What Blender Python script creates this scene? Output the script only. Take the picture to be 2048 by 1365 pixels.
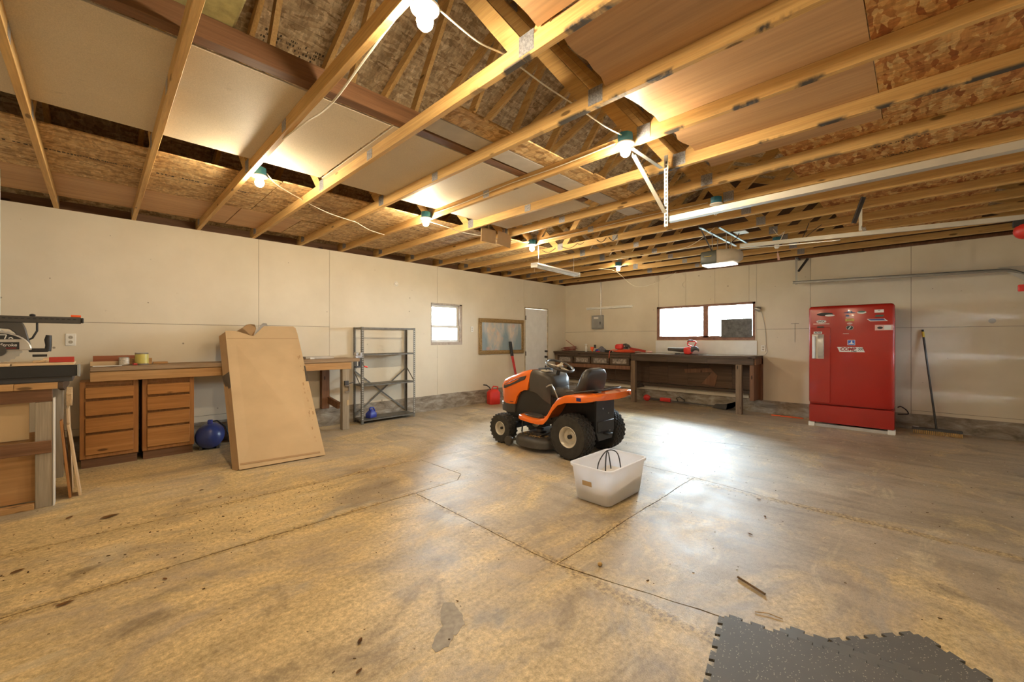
import bpy, bmesh, math, random
from mathutils import Vector, Matrix, Euler, noise

for o in list(bpy.data.objects): bpy.data.objects.remove(o, do_unlink=True)
S = bpy.context.scene
COL = S.collection
rnd = random.Random(7)
PI = math.pi

# ---------------------------------------------------------------- camera, world, exposure
cam_d = bpy.data.cameras.new('camera'); cam_d.sensor_width = 36.0
cam_d.lens = 819.86 / 2048 * 36; cam_d.shift_y = -2.3 / 2048; cam_d.clip_start = 0.02
cam = bpy.data.objects.new('camera', cam_d); COL.objects.link(cam)
cam.location = (-8.59985, -6.54962, 1.34048)
cam.rotation_euler = (PI/2, 0, 0.7806033 - PI/2)
S.camera = cam
S.view_settings.view_transform = 'Standard'; S.view_settings.look = 'None'
S.view_settings.gamma = 1.0; S.view_settings.use_curve_mapping = False
S.view_settings.exposure = 0.30
SKY = 100.0
BULB = 900.0
W = bpy.data.worlds.new('overcast_sky'); S.world = W; W.use_nodes = True
bg = W.node_tree.nodes['Background']; bg.inputs[0].default_value = (0.74, 0.88, 1.0, 1); bg.inputs[1].default_value = SKY

def portal(name, loc, rot, sx, sy):
    d = bpy.data.lights.new(name, 'AREA'); d.shape = 'RECTANGLE'; d.size = sx; d.size_y = sy
    d.cycles.is_portal = True
    o = bpy.data.objects.new(name, d); COL.objects.link(o); o.location = loc; o.rotation_euler = rot
portal('daylight_portal', (-3.795, 0.10, 1.645), (-PI/2, 0, 0), 0.74, 0.80)
portal('daylight_portal', (0.10, -3.445, 1.69), (0, PI/2, 0), 0.72, 1.90)
portal('daylight_portal', (-1.325, -7.84, 1.43), (PI/2, 0, 0), 2.2, 0.28)  # portal behind the added garage door lites

# ---------------------------------------------------------------- materials
MATS = {}
def nodes(name):
    m = bpy.data.materials.new(name); m.use_nodes = True
    nt = m.node_tree; b = nt.nodes['Principled BSDF']
    return m, nt, b
def N(nt, t, **kw):
    n = nt.nodes.new(t)
    for k, v in kw.items():
        if k.startswith('i_'):
            n.inputs[k[2:].replace('_', ' ')].default_value = v
        else: setattr(n, k, v)
    return n
def ramp(nt, fac, stops, interp='LINEAR'):
    r = nt.nodes.new('ShaderNodeValToRGB'); e = r.color_ramp.elements; r.color_ramp.interpolation = interp
    while len(e) < len(stops): e.new(0.5)
    for i, (p, c) in enumerate(stops):
        e[i].position = p; e[i].color = (c[0], c[1], c[2], 1) if not isinstance(c, (int, float)) else (c, c, c, 1)
    nt.links.new(fac, r.inputs[0]); return r.outputs[0]
def coords(nt, scale=(1, 1, 1), kind='Object', rot=(0, 0, 0), loc=(0, 0, 0), rand=False):
    tc = nt.nodes.new('ShaderNodeTexCoord'); mp = nt.nodes.new('ShaderNodeMapping')
    mp.inputs['Scale'].default_value = scale; mp.inputs['Rotation'].default_value = rot; mp.inputs['Location'].default_value = loc
    src = tc.outputs['Object' if kind == 'World' else kind]
    if kind == 'World':
        g = nt.nodes.new('ShaderNodeNewGeometry'); src = g.outputs['Position']
    if rand:
        oi = nt.nodes.new('ShaderNodeObjectInfo'); ad = N(nt, 'ShaderNodeVectorMath', operation='MULTIPLY_ADD')
        nt.links.new(oi.outputs['Random'], ad.inputs[0]); ad.inputs[1].default_value = (31, 17, 23); nt.links.new(src, ad.inputs[2]); src = ad.outputs[0]
    nt.links.new(src, mp.inputs[0]); return mp.outputs[0]
def noise_t(nt, vec, scale, detail=4, rough=0.55, dist=0.0):
    n = N(nt, 'ShaderNodeTexNoise'); n.inputs['Scale'].default_value = scale; n.inputs['Detail'].default_value = detail
    n.inputs['Roughness'].default_value = rough; n.inputs['Distortion'].default_value = dist
    nt.links.new(vec, n.inputs['Vector']); return n.outputs['Fac']
def mix(nt, fac, a, b, mode='MIX'):
    m = nt.nodes.new('ShaderNodeMix'); m.data_type = 'RGBA'; m.blend_type = mode
    def put(sock, v):
        if hasattr(v, 'is_linked') or hasattr(v, 'links'): nt.links.new(v, sock)
        elif isinstance(v, (int, float)): sock.default_value = v
        else: sock.default_value = (v[0], v[1], v[2], 1)
    put(m.inputs[0], fac); put(m.inputs[6], a); put(m.inputs[7], b); return m.outputs[2]
def bump(nt, b, h, strength=0.2, dist=0.01):
    n = nt.nodes.new('ShaderNodeBump'); n.inputs['Strength'].default_value = strength; n.inputs['Distance'].default_value = dist
    nt.links.new(h, n.inputs['Height']); nt.links.new(n.outputs[0], b.inputs['Normal'])
def plain(name, c, rough=0.5, metal=0.0, var=0.12, scale=6.0, spec=0.5, coat=0.0, bmp=0.0):
    if name in MATS: return MATS[name]
    m, nt, b = nodes(name)
    v = coords(nt, rand=True); f = noise_t(nt, v, scale, 5)
    lo = tuple(x*(1-var) for x in c); hi = tuple(min(1, x*(1+var)) for x in c)
    nt.links.new(ramp(nt, f, [(0.3, lo), (0.7, hi)]), b.inputs['Base Color'])
    b.inputs['Roughness'].default_value = rough; b.inputs['Metallic'].default_value = metal
    b.inputs['Specular IOR Level'].default_value = spec; b.inputs['Coat Weight'].default_value = coat
    if bmp: bump(nt, b, f, bmp)
    MATS[name] = m; return m
def wood(name, c1, c2, axis='y', rough=0.6, knots=True, stain=None, fine=1.0, rand=True):
    if name in MATS: return MATS[name]
    m, nt, b = nodes(name)
    st = {'x': (0.6, 14, 14), 'y': (14, 0.6, 14), 'z': (14, 14, 0.6)}[axis]
    st = tuple(s*fine for s in st)
    v = coords(nt, st, rand=rand); f = noise_t(nt, v, 1.6, 6, 0.6, 0.6)
    st2 = tuple(s*5 for s in st); v2 = coords(nt, st2, rand=rand); f2 = noise_t(nt, v2, 1.5, 3)
    mid = tuple((a+d)/2 for a, d in zip(c1, c2))
    col = ramp(nt, f, [(0.25, c1), (0.5, mid), (0.75, c2)])
    g = ramp(nt, f2, [(0.3, 0.82), (0.65, 1.05)]); col = mix(nt, 1.0, col, g, 'MULTIPLY')
    if knots:
        ks = {'x': (1.9, 6, 6), 'y': (6, 1.9, 6), 'z': (6, 6, 1.9)}[axis]
        kv = coords(nt, tuple(k*0.9 for k in ks), rand=rand)
        vo = N(nt, 'ShaderNodeTexVoronoi'); vo.inputs['Scale'].default_value = 1.6; nt.links.new(kv, vo.inputs['Vector'])
        kf = ramp(nt, vo.outputs['Distance'], [(0.085, 0.9), (0.13, 0.0)])
        col = mix(nt, kf, col, tuple(x*0.28 for x in c1))
    if stain:
        sv = coords(nt, (1.2, 0.8, 1.2), kind='World'); sf = noise_t(nt, sv, 3.0, 5, 0.6, 0.4)
        sm = ramp(nt, sf, [(0.55, 0.0), (0.66, 1.0)]); col = mix(nt, sm, col, stain)
    nt.links.new(col, b.inputs['Base Color']); b.inputs['Roughness'].default_value = rough
    b.inputs['Specular IOR Level'].default_value = 0.3
    bump(nt, b, f2, 0.12, 0.004)
    MATS[name] = m; return m

def osb_mat(name, cols, scale=9.0, rough=0.65, world=False):
    m, nt, b = nodes(name)
    v1 = coords(nt, (1.0, 2.6, 1.0), rand=not world, kind='World' if world else 'Object')
    dn = N(nt, 'ShaderNodeTexNoise'); dn.inputs['Scale'].default_value = 2.2; nt.links.new(v1, dn.inputs['Vector'])
    dm = N(nt, 'ShaderNodeVectorMath', operation='MULTIPLY_ADD'); nt.links.new(dn.outputs['Color'], dm.inputs[0]); dm.inputs[1].default_value = (0.22, 0.35, 0.2); nt.links.new(v1, dm.inputs[2])
    vo = N(nt, 'ShaderNodeTexVoronoi', distance='MANHATTAN'); vo.inputs['Scale'].default_value = scale; nt.links.new(dm.outputs[0], vo.inputs['Vector'])
    sx = N(nt, 'ShaderNodeSeparateColor'); nt.links.new(vo.outputs['Color'], sx.inputs[0])
    c1 = ramp(nt, sx.outputs[0], [(0.0, cols[0]), (0.35, cols[1]), (0.7, cols[2]), (1.0, cols[3])])
    v2 = coords(nt, (2.8, 1.0, 1.0), rot=(0, 0, 0.7), kind='World' if world else 'Object')
    vo2 = N(nt, 'ShaderNodeTexVoronoi', distance='MANHATTAN'); vo2.inputs['Scale'].default_value = scale*1.7; nt.links.new(v2, vo2.inputs['Vector'])
    sx2 = N(nt, 'ShaderNodeSeparateColor'); nt.links.new(vo2.outputs['Color'], sx2.inputs[0])
    g = ramp(nt, sx2.outputs[1], [(0.0, 0.72), (0.6, 1.0), (1.0, 1.18)])
    col = mix(nt, 1.0, c1, g, 'MULTIPLY')
    nf = noise_t(nt, coords(nt, (3, 40, 3)), 2.0, 4); col = mix(nt, 1.0, col, ramp(nt, nf, [(0.3, 0.85), (0.7, 1.08)]), 'MULTIPLY')
    nt.links.new(col, b.inputs['Base Color']); b.inputs['Roughness'].default_value = rough; b.inputs['Specular IOR Level'].default_value = 0.3
    bump(nt, b, sx.outputs[0], 0.15, 0.004)
    MATS[name] = m; return m

def emit(name, c, s):
    m, nt, b = nodes(name); b.inputs['Base Color'].default_value = (*c, 1)
    b.inputs['Emission Color'].default_value = (*c, 1); b.inputs['Emission Strength'].default_value = s
    MATS[name] = m; return m
def thin_glass(name, tint=(0.95, 0.97, 0.96)):
    m = bpy.data.materials.new(name); m.use_nodes = True; nt = m.node_tree; nt.nodes.clear()
    o = nt.nodes.new('ShaderNodeOutputMaterial'); mx = nt.nodes.new('ShaderNodeMixShader')
    t = nt.nodes.new('ShaderNodeBsdfTransparent'); t.inputs[0].default_value = (*tint, 1)
    g = nt.nodes.new('ShaderNodeBsdfGlossy'); g.inputs['Roughness'].default_value = 0.05
    f = nt.nodes.new('ShaderNodeFresnel'); f.inputs[0].default_value = 1.45
    nt.links.new(f.outputs[0], mx.inputs[0]); nt.links.new(t.outputs[0], mx.inputs[1]); nt.links.new(g.outputs[0], mx.inputs[2]); nt.links.new(mx.outputs[0], o.inputs[0])
    MATS[name] = m; return m

# floor: tan dusty concrete with streaks, golden grit, grey wear, stains and dirt along the joints
def floor_mat():
    m, nt, b = nodes('dusty_concrete')
    v = coords(nt, kind='World'); sp = nt.nodes.new('ShaderNodeSeparateXYZ'); nt.links.new(v, sp.inputs[0])
    def math_(op, a, c=0.0):
        n = N(nt, 'ShaderNodeMath', operation=op)
        for k, q in enumerate((a, c)):
            if isinstance(q, (int, float)): n.inputs[k].default_value = q
            else: nt.links.new(q, n.inputs[k])
        return n.outputs[0]
    def rng(x, a, c, lo=0.0, hi=1.0):
        n = N(nt, 'ShaderNodeMapRange'); nt.links.new(x, n.inputs[0])
        for k, q in enumerate((a, c, lo, hi)): n.inputs[k+1].default_value = q
        return n.outputs[0]
    X, Y = sp.outputs[0], sp.outputs[1]
    big = noise_t(nt, v, 0.7, 6, 0.62, 0.6); med = noise_t(nt, v, 3.0, 7, 0.66, 0.5); fine = noise_t(nt, v, 38, 6, 0.75); grit = noise_t(nt, v, 150, 3, 0.75)
    sx = noise_t(nt, coords(nt, (0.8, 5.0, 1), kind='World', rot=(0, 0, 0.05)), 1.4, 7, 0.68, 0.5); sy = noise_t(nt, coords(nt, (5.0, 0.9, 1), kind='World', loc=(4, 4, 0)), 1.3, 7, 0.68, 0.5)
    west = rng(X, -5.6, -6.9); streak = mix(nt, west, sy, sx)
    col = ramp(nt, big, [(0.30, (0.31, 0.24, 0.155)), (0.48, (0.42, 0.335, 0.23)), (0.60, (0.47, 0.385, 0.275)), (0.74, (0.52, 0.44, 0.335))])
    # golden grit, thicker toward the saw bench
    gd = noise_t(nt, coords(nt, (1, 1.5, 1), kind='World', loc=(3.1, 7.7, 0)), 1.0, 8, 0.7, 0.9)
    gf = math_('ADD', gd, rng(X, -4.6, -8.6, -0.08, 0.12))
    gcol = mix(nt, ramp(nt, fine, [(0.36, 0.0), (0.64, 1.0)]), (0.53, 0.375, 0.17), (0.78, 0.61, 0.32))
    col = mix(nt, ramp(nt, gf, [(0.45, 0.0), (0.62, 0.9)]), col, gcol)
    # pale chalky scuffs and dark stains
    pf = noise_t(nt, coords(nt, (0.9, 2.4, 1), kind='World', loc=(8.3, 1.9, 3)), 1.5, 8, 0.68, 1.0)
    col = mix(nt, ramp(nt, pf, [(0.58, 0.0), (0.66, 0.75)]), col, (0.64, 0.53, 0.34))
    wf = noise_t(nt, coords(nt, kind='World', loc=(11.3, 2.2, 5)), 1.3, 7, 0.62, 0.9)
    col = mix(nt, ramp(nt, wf, [(0.58, 0.0), (0.66, 0.6)]), col, (0.36, 0.325, 0.28))
    sf = noise_t(nt, coords(nt, kind='World', loc=(-4.3, 9.2, 1)), 1.7, 6, 0.6, 0.7)
    col = mix(nt, ramp(nt, sf, [(0.60, 0.0), (0.70, 0.6)]), col, (0.19, 0.135, 0.08))
    col = mix(nt, 1.0, col, ramp(nt, streak, [(0.30, 0.74), (0.48, 0.99), (0.70, 1.18)]), 'MULTIPLY')
    col = mix(nt, 1.0, col, ramp(nt, med, [(0.30, 0.84), (0.5, 1.0), (0.72, 1.12)]), 'MULTIPLY')
    col = mix(nt, 1.0, col, ramp(nt, fine, [(0.32, 0.80), (0.5, 1.0), (0.70, 1.14)]), 'MULTIPLY')
    col = mix(nt, 1.0, col, ramp(nt, grit, [(0.32, 0.82), (0.68, 1.12)]), 'MULTIPLY')
    # dirt packed along the joints
    def joint(axis, c0, cond):
        d = math_('ABSOLUTE', math_('SUBTRACT', axis, c0)); d = math_('SUBTRACT', d, math_('MULTIPLY', math_('SUBTRACT', med, 0.48), 0.30))
        return math_('MULTIPLY', rng(d, 0.045, 0.0), cond)
    j = joint(Y, -3.42, rng(X, -6.1, -6.3)); j = math_('MAXIMUM', j, joint(X, -6.66, rng(Y, -3.3, -3.45))); j = math_('MAXIMUM', j, math_('MULTIPLY', joint(Y, -5.01, rng(X, -4.4, -4.55)), rng(X, -6.75, -6.65)))
    j = math_('MAXIMUM', j, joint(X, -4.62, rng(Y, -4.9, -5.1))); j = math_('MAXIMUM', j, math_('MULTIPLY', joint(Y, -2.53, rng(X, -6.0, -6.2)), 0.7))
    col = mix(nt, math_('MULTIPLY', j, 0.8), col, mix(nt, ramp(nt, fine, [(0.42, 0.0), (0.58, 1.0)]), (0.20, 0.125, 0.05), (0.62, 0.45, 0.20)))
    nt.links.new(col, b.inputs['Base Color'])
    nt.links.new(ramp(nt, med, [(0.3, 0.38), (0.7, 0.58)]), b.inputs['Roughness']); b.inputs['Specular IOR Level'].default_value = 0.5
    bump(nt, b, math_('ADD', math_('ADD', fine, grit), math_('MULTIPLY', j, 1.2)), 0.25, 0.006)
    MATS['floor'] = m
floor_mat()
def drywall_mat():
    m, nt, b = nodes('bare_drywall')
    v = coords(nt, kind='World'); f = noise_t(nt, v, 1.3, 5, 0.6); f2 = noise_t(nt, v, 16, 4, 0.6)
    col = ramp(nt, f, [(0.3, (0.66, 0.585, 0.46)), (0.7, (0.74, 0.665, 0.535))])
    spot = ramp(nt, f2, [(0.70, 0.0), (0.76, 0.5)]); col = mix(nt, spot, col, (0.36, 0.30, 0.22))
    for sc, rad, lc in ((2.3, 0.022, (0, 0, 0)), (4.1, 0.020, (5, 3, 1))):
        vo = N(nt, 'ShaderNodeTexVoronoi'); vo.inputs['Scale'].default_value = sc; nt.links.new(coords(nt, kind='World', loc=lc), vo.inputs['Vector'])
        col = mix(nt, ramp(nt, vo.outputs['Distance'], [(rad, 0.75), (rad*1.5, 0.0)]), col, (0.16, 0.12, 0.08))
    nt.links.new(col, b.inputs['Base Color']); b.inputs['Roughness'].default_value = 0.7; b.inputs['Specular IOR Level'].default_value = 0.3
    MATS['drywall'] = m
drywall_mat()
def stem_mat():
    m, nt, b = nodes('weathered_concrete')
    v = coords(nt, (1, 1, 2.5), kind='World'); f = noise_t(nt, v, 4, 6, 0.65, 0.5); f2 = noise_t(nt, v, 40, 4)
    col = ramp(nt, f, [(0.3, (0.14, 0.11, 0.08)), (0.5, (0.30, 0.255, 0.20)), (0.72, (0.50, 0.46, 0.40))])
    nt.links.new(col, b.inputs['Base Color']); b.inputs['Roughness'].default_value = 0.9; bump(nt, b, f, 0.6, 0.03)
    MATS['stem'] = m
stem_mat()
def hardboard_mat():
    m, nt, b = nodes('pale_particleboard')
    v = coords(nt, rand=True); f = noise_t(nt, v, 1.2, 4); s = noise_t(nt, v, 240, 2, 0.6); d = noise_t(nt, coords(nt, (1, 3, 1), loc=(2, 5, 0), rand=True), 2.4, 5, 0.6, 0.5)
    col = ramp(nt, f, [(0.3, (0.62, 0.53, 0.40)), (0.7, (0.70, 0.61, 0.47))])
    col = mix(nt, 1.0, col, ramp(nt, s, [(0.35, 0.86), (0.65, 1.06)]), 'MULTIPLY')
    col = mix(nt, ramp(nt, d, [(0.66, 0.0), (0.74, 0.45)]), col, (0.25, 0.20, 0.14))
    nt.links.new(col, b.inputs['Base Color']); b.inputs['Roughness'].default_value = 0.6; b.inputs['Specular IOR Level'].default_value = 0.3
    MATS['hardboard'] = m
hardboard_mat()
wood('pine_y', (0.50, 0.28, 0.092), (0.69, 0.455, 0.18), 'y')
wood('pine_y_stain', (0.50, 0.29, 0.105), (0.68, 0.45, 0.20), 'y', stain=None)
wood('pine_x', (0.40, 0.21, 0.08), (0.55, 0.325, 0.14), 'x')
wood('pine_z', (0.46, 0.28, 0.12), (0.62, 0.42, 0.21), 'z')
wood('brown_x', (0.13, 0.06, 0.028), (0.24, 0.12, 0.058), 'x', rough=0.55)
wood('brown_z', (0.14, 0.065, 0.035), (0.25, 0.12, 0.06), 'z', rough=0.55)
wood('worn_x', (0.24, 0.15, 0.085), (0.40, 0.28, 0.17), 'x', rough=0.7)
wood('worn_y', (0.055, 0.036, 0.025), (0.135, 0.09, 0.06), 'y', rough=0.7)
wood('worn_z', (0.13, 0.08, 0.048), (0.29, 0.20, 0.125), 'z', rough=0.75)
wood('grey_z', (0.26, 0.21, 0.15), (0.42, 0.35, 0.26), 'z', rough=0.8, knots=False)
wood('amber_x', (0.33, 0.13, 0.034), (0.50, 0.235, 0.07), 'x', rough=0.42, fine=0.7)
wood('amber_z', (0.31, 0.125, 0.036), (0.44, 0.20, 0.062), 'z', rough=0.42, fine=0.7, knots=False)
wood('ply_y', (0.46, 0.27, 0.135), (0.56, 0.35, 0.185), 'y', rough=0.5, fine=0.35, knots=False)
wood('ply_x', (0.44, 0.235, 0.095), (0.58, 0.345, 0.16), 'x', rough=0.5, fine=0.35, knots=False)
wood('ply_dark', (0.07, 0.04, 0.023), (0.145, 0.085, 0.05), 'y', rough=0.7, fine=0.5, knots=False)
wood('fresh_x', (0.60, 0.42, 0.24), (0.74, 0.56, 0.36), 'x', fine=1.2)
wood('fresh_z', (0.56, 0.38, 0.21), (0.70, 0.52, 0.32), 'z', fine=1.2)
wood('redwood_x', (0.24, 0.075, 0.035), (0.36, 0.13, 0.06), 'x')
osb_mat('osb', [(0.27, 0.085, 0.022), (0.45, 0.205, 0.062), (0.53, 0.285, 0.095), (0.66, 0.44, 0.19)], 13)
osb_mat('osb_north', [(0.30, 0.165, 0.06), (0.47, 0.29, 0.12), (0.55, 0.36, 0.165), (0.64, 0.46, 0.235)], 12)
osb_mat('osb_roof', [(0.28, 0.185, 0.10), (0.42, 0.30, 0.175), (0.50, 0.375, 0.225), (0.60, 0.47, 0.30)], 13)
plain('white_plastic', (0.80, 0.77, 0.70), 0.4)
plain('white_paint', (0.80, 0.80, 0.79), 0.5, var=0.05)
plain('grey_board', (0.50, 0.46, 0.41), 0.7)
plain('dark_void', (0.05, 0.04, 0.03), 0.9)
plain('galv', (0.52, 0.50, 0.45), 0.5, 0.55, var=0.06, scale=8)
plain('galv_plate', (0.36, 0.36, 0.38), 0.45, 0.7, var=0.4, scale=90)
plain('galv_dark', (0.30, 0.29, 0.27), 0.38, 0.75, var=0.06, scale=8)
plain('steel', (0.55, 0.54, 0.52), 0.3, 0.9)
plain('dark_steel', (0.10, 0.10, 0.105), 0.45, 0.6)
plain('shelf_grey', (0.17, 0.158, 0.135), 0.5, 0.35, var=0.25, scale=18)
plain('black', (0.018, 0.018, 0.019), 0.5)
plain('black_satin', (0.028, 0.027, 0.026), 0.32)
plain('rubber', (0.030, 0.027, 0.024), 0.75, var=0.3, scale=20)
plain('charcoal', (0.062, 0.055, 0.048), 0.42)
plain('orange', (0.80, 0.155, 0.012), 0.22, coat=0.5, var=0.04)
plain('orange_plastic', (0.85, 0.13, 0.03), 0.4, var=0.08)
plain('red_enamel', (0.37, 0.013, 0.008), 0.24, coat=0.5, var=0.06, scale=3)
plain('red', (0.55, 0.03, 0.02), 0.4)
plain('bright_red', (0.70, 0.035, 0.025), 0.4)
plain('blue', (0.035, 0.055, 0.22), 0.35, var=0.15)
plain('blue_plastic', (0.035, 0.05, 0.33), 0.45)
plain('blue_box', (0.02, 0.17, 0.25), 0.5)
plain('rim_silver', (0.60, 0.55, 0.46), 0.35, 0.4)
plain('gold', (0.34, 0.22, 0.085), 0.45, 0.35, var=0.45, scale=60, bmp=0.5)
plain('cardboard', (0.55, 0.395, 0.225), 0.75, var=0.07, scale=3)
plain('cardboard_side', (0.40, 0.255, 0.13), 0.8, var=0.08)
plain('tape', (0.085, 0.07, 0.055), 0.35)
plain('cable', (0.72, 0.66, 0.54), 0.5)
plain('mat_black', (0.055, 0.053, 0.05), 0.75)
plain('paper', (0.74, 0.71, 0.66), 0.7, var=0.04)
plain('beige_plastic', (0.46, 0.40, 0.31), 0.4)
plain('olive', (0.06, 0.065, 0.05), 0.35)
plain('yellow', (0.65, 0.45, 0.05), 0.45)
plain('bristle', (0.50, 0.32, 0.12), 0.8, var=0.3, scale=30)
plain('leaf', (0.26, 0.13, 0.045), 0.8, var=0.4, scale=20)
plain('silver_guard', (0.58, 0.55, 0.50), 0.35, 0.6)
plain('insulation', (0.42, 0.38, 0.17), 0.9, var=0.25, scale=14, bmp=0.6)
plain('grey_foam', (0.15, 0.15, 0.145), 0.9, var=0.35, scale=16)
plain('print_ink', (0.05, 0.035, 0.025), 0.8)
plain('sticker_navy', (0.02, 0.03, 0.16), 0.4); plain('sticker_blue', (0.03, 0.10, 0.42), 0.4); plain('sticker_green', (0.02, 0.08, 0.06), 0.4)
plain('sticker_yellow', (0.50, 0.36, 0.08), 0.4); plain('sticker_pink', (0.66, 0.40, 0.34), 0.6); plain('sticker_black', (0.02, 0.02, 0.02), 0.4)
thin_glass('glass'); thin_glass('added_lite', (0.42, 0.42, 0.42))  # second glass dims daylight through the lites added to the garage door
BULB_C = (1.0, 0.83, 0.575)
emit('bulb_lit', BULB_C, BULB); emit('bulb_dim', BULB_C, BULB*0.35)
emit('tube_lit', (1.0, 0.98, 0.93), 2.2)
emit('opener_light', (1.0, 0.97, 0.9), 1.6)
plain('bulb_off', (0.85, 0.84, 0.80), 0.25)

# ---------------------------------------------------------------- mesh helpers
class MB:
    def __init__(s): s.bm = bmesh.new()
    def box(s, x0, x1, y0, y1, z0, z1, mat=None):
        vs = [s.bm.verts.new((x, y, z)) for z in (z0, z1) for y in (y0, y1) for x in (x0, x1)]
        if mat: 
            for v in vs: v.co = mat @ v.co
        for f in ((0, 2, 3, 1), (4, 5, 7, 6), (0, 1, 5, 4), (2, 6, 7, 3), (0, 4, 6, 2), (1, 3, 7, 5)): s.bm.faces.new([vs[i] for i in f])
        return s
    def obox(s, c, size, rot=(0, 0, 0)):
        m = Matrix.Translation(c) @ Euler(rot).to_matrix().to_4x4(); a, b, d = (q/2 for q in size)
        return s.box(-a, a, -b, b, -d, d, m)
    def bar(s, p0, p1, w, h, up=(0, 0, 1)):
        p0, p1 = Vector(p0), Vector(p1); d = (p1-p0); L = d.length; d.normalize(); u = Vector(up)
        if abs(d.dot(u)) > 0.99: u = Vector((1, 0, 0))
        sx = d.cross(u).normalized(); u = sx.cross(d).normalized()
        m = Matrix((( *sx, 0), (*d, 0), (*u, 0), (0, 0, 0, 1))).transposed(); m.translation = p0
        return s.box(-w/2, w/2, 0, L, -h/2, h/2, m)
    def tube(s, pts, r, n=8, closed=False, caps=True):
        pts = [Vector(p) for p in pts]; k = len(pts); rings = []; prev = None
        rr = r if isinstance(r, (list, tuple)) else [r]*k
        for i, p in enumerate(pts):
            a = pts[(i-1) % k] if (closed or i > 0) else p; b = pts[(i+1) % k] if (closed or i < k-1) else p
            t = (b-a).normalized()
            if prev is None:
                u = Vector((0, 0, 1)) if abs(t.z) < 0.9 else Vector((1, 0, 0)); u = (u - t*u.dot(t)).normalized()
            else:
                u = prev - t*prev.dot(t); u = u.normalized() if u.length > 1e-6 else t.orthogonal().normalized()
            prev = u; v = t.cross(u)
            rings.append([s.bm.verts.new(p + (u*math.cos(2*PI*j/n) + v*math.sin(2*PI*j/n))*rr[i]) for j in range(n)])
        m = k if closed else k-1
        for i in range(m):
            A, B = rings[i], rings[(i+1) % k]
            for j in range(n): s.bm.faces.new((A[j], A[(j+1) % n], B[(j+1) % n], B[j]))
        if caps and not closed:
            s.bm.faces.new(rings[0][::-1]); s.bm.faces.new(rings[-1])
        return s
    def lathe(s, prof, o=(0, 0, 0), axis='z', n=24, cap=True):
        o = Vector(o); rings = []
        for r, h in prof:
            ring = []
            for j in range(n):
                c, q = math.cos(2*PI*j/n)*r, math.sin(2*PI*j/n)*r
                p = {'z': (c, q, h), 'x': (h, c, q), 'y': (q, h, c)}[axis]
                ring.append(s.bm.verts.new(o + Vector(p)))
            rings.append(ring)
        for A, B in zip(rings, rings[1:]):
            for j in range(n): s.bm.faces.new((A[j], A[(j+1) % n], B[(j+1) % n], B[j]))
        if cap:
            s.bm.faces.new(rings[0][::-1]); s.bm.faces.new(rings[-1])
        return s
    def prism(s, poly, axis, a, b):
        def P(u, v, w): return {'x': (w, u, v), 'y': (u, w, v), 'z': (u, v, w)}[axis]
        A = [s.bm.verts.new(P(u, v, a)) for u, v in poly]; B = [s.bm.verts.new(P(u, v, b)) for u, v in poly]
        n = len(poly); s.bm.faces.new(A[::-1]); s.bm.faces.new(B)
        for i in range(n): s.bm.faces.new((A[i], A[(i+1) % n], B[(i+1) % n], B[i]))
        return s
    def loft(s, secs, cap=True, closed=True):
        R = [[s.bm.verts.new(p) for p in r] for r in secs]; n = len(R[0])
        for A, B in zip(R, R[1:]):
            for j in range(n if closed else n-1): s.bm.faces.new((A[j], A[(j+1) % n], B[(j+1) % n], B[j]))
        if cap and closed: s.bm.faces.new(R[0][::-1]); s.bm.faces.new(R[-1])
        return s
    def ell(s, c, r, n=16, m=10):
        c = Vector(c); prof = [(math.sin(PI*(i+0.02)/(m+0.04)), -math.cos(PI*(i+0.02)/(m+0.04))) for i in range(m+1)]
        R = [[s.bm.verts.new(c+Vector((r[0]*q*math.cos(2*PI*j/n), r[1]*q*math.sin(2*PI*j/n), r[2]*h))) for j in range(n)] for q, h in prof]
        for A, B in zip(R, R[1:]):
            for j in range(n): s.bm.faces.new((A[j], A[(j+1) % n], B[(j+1) % n], B[j]))
        s.bm.faces.new(R[0][::-1]); s.bm.faces.new(R[-1]); return s
    def mesh(s, name, bev=0.0, smooth=40, seg=1):
        bm = s.bm
        bmesh.ops.recalc_face_normals(bm, faces=bm.faces)
        if bev:
            es = [e for e in bm.edges if len(e.link_faces) == 2 and e.calc_face_angle(0) > 0.6]
            bmesh.ops.bevel(bm, geom=es, offset=bev, segments=seg, affect='EDGES', profile=0.6, clamp_overlap=True)
        me = bpy.data.meshes.new(name); bm.to_mesh(me); bm.free()
        if smooth:
            for p in me.polygons: p.use_smooth = True
            me.set_sharp_from_angle(angle=math.radians(smooth))
        return me
    def build(s, name, mat, parent=None, bev=0.0, smooth=40, seg=1, label=None):
        me = s.mesh(name, bev, smooth, seg); me.materials.append(MATS[mat] if isinstance(mat, str) else mat)
        o = bpy.data.objects.new(name, me); COL.objects.link(o)
        if parent: o.parent = parent
        if label: o['label'] = label
        return o
def rrect(w, h, r, n=4, cx=0, cy=0):
    pts = []
    for sx, sy, a0 in ((1, 1, 0), (-1, 1, 90), (-1, -1, 180), (1, -1, 270)):
        for i in range(n+1):
            a = math.radians(a0 + 90*i/n); pts.append((cx+sx*(w/2-r)+r*math.cos(a), cy+sy*(h/2-r)+r*math.sin(a)))
    return pts
def tag(o, label, cat, group=None):
    o['label'] = label; o['category'] = cat
    if group: o['group'] = group
    return o
def struct(o, label=None):
    o['kind'] = 'structure'
    if label: o['label'] = label
    return o
def thing(name, label, cat, loc=(0, 0, 0), rz=0.0, group=None):
    o = bpy.data.objects.new(name, None); COL.objects.link(o); o.empty_display_size = 0.1
    o.location = loc; o.rotation_euler = (0, 0, rz); return tag(o, label, cat, group)
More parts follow.
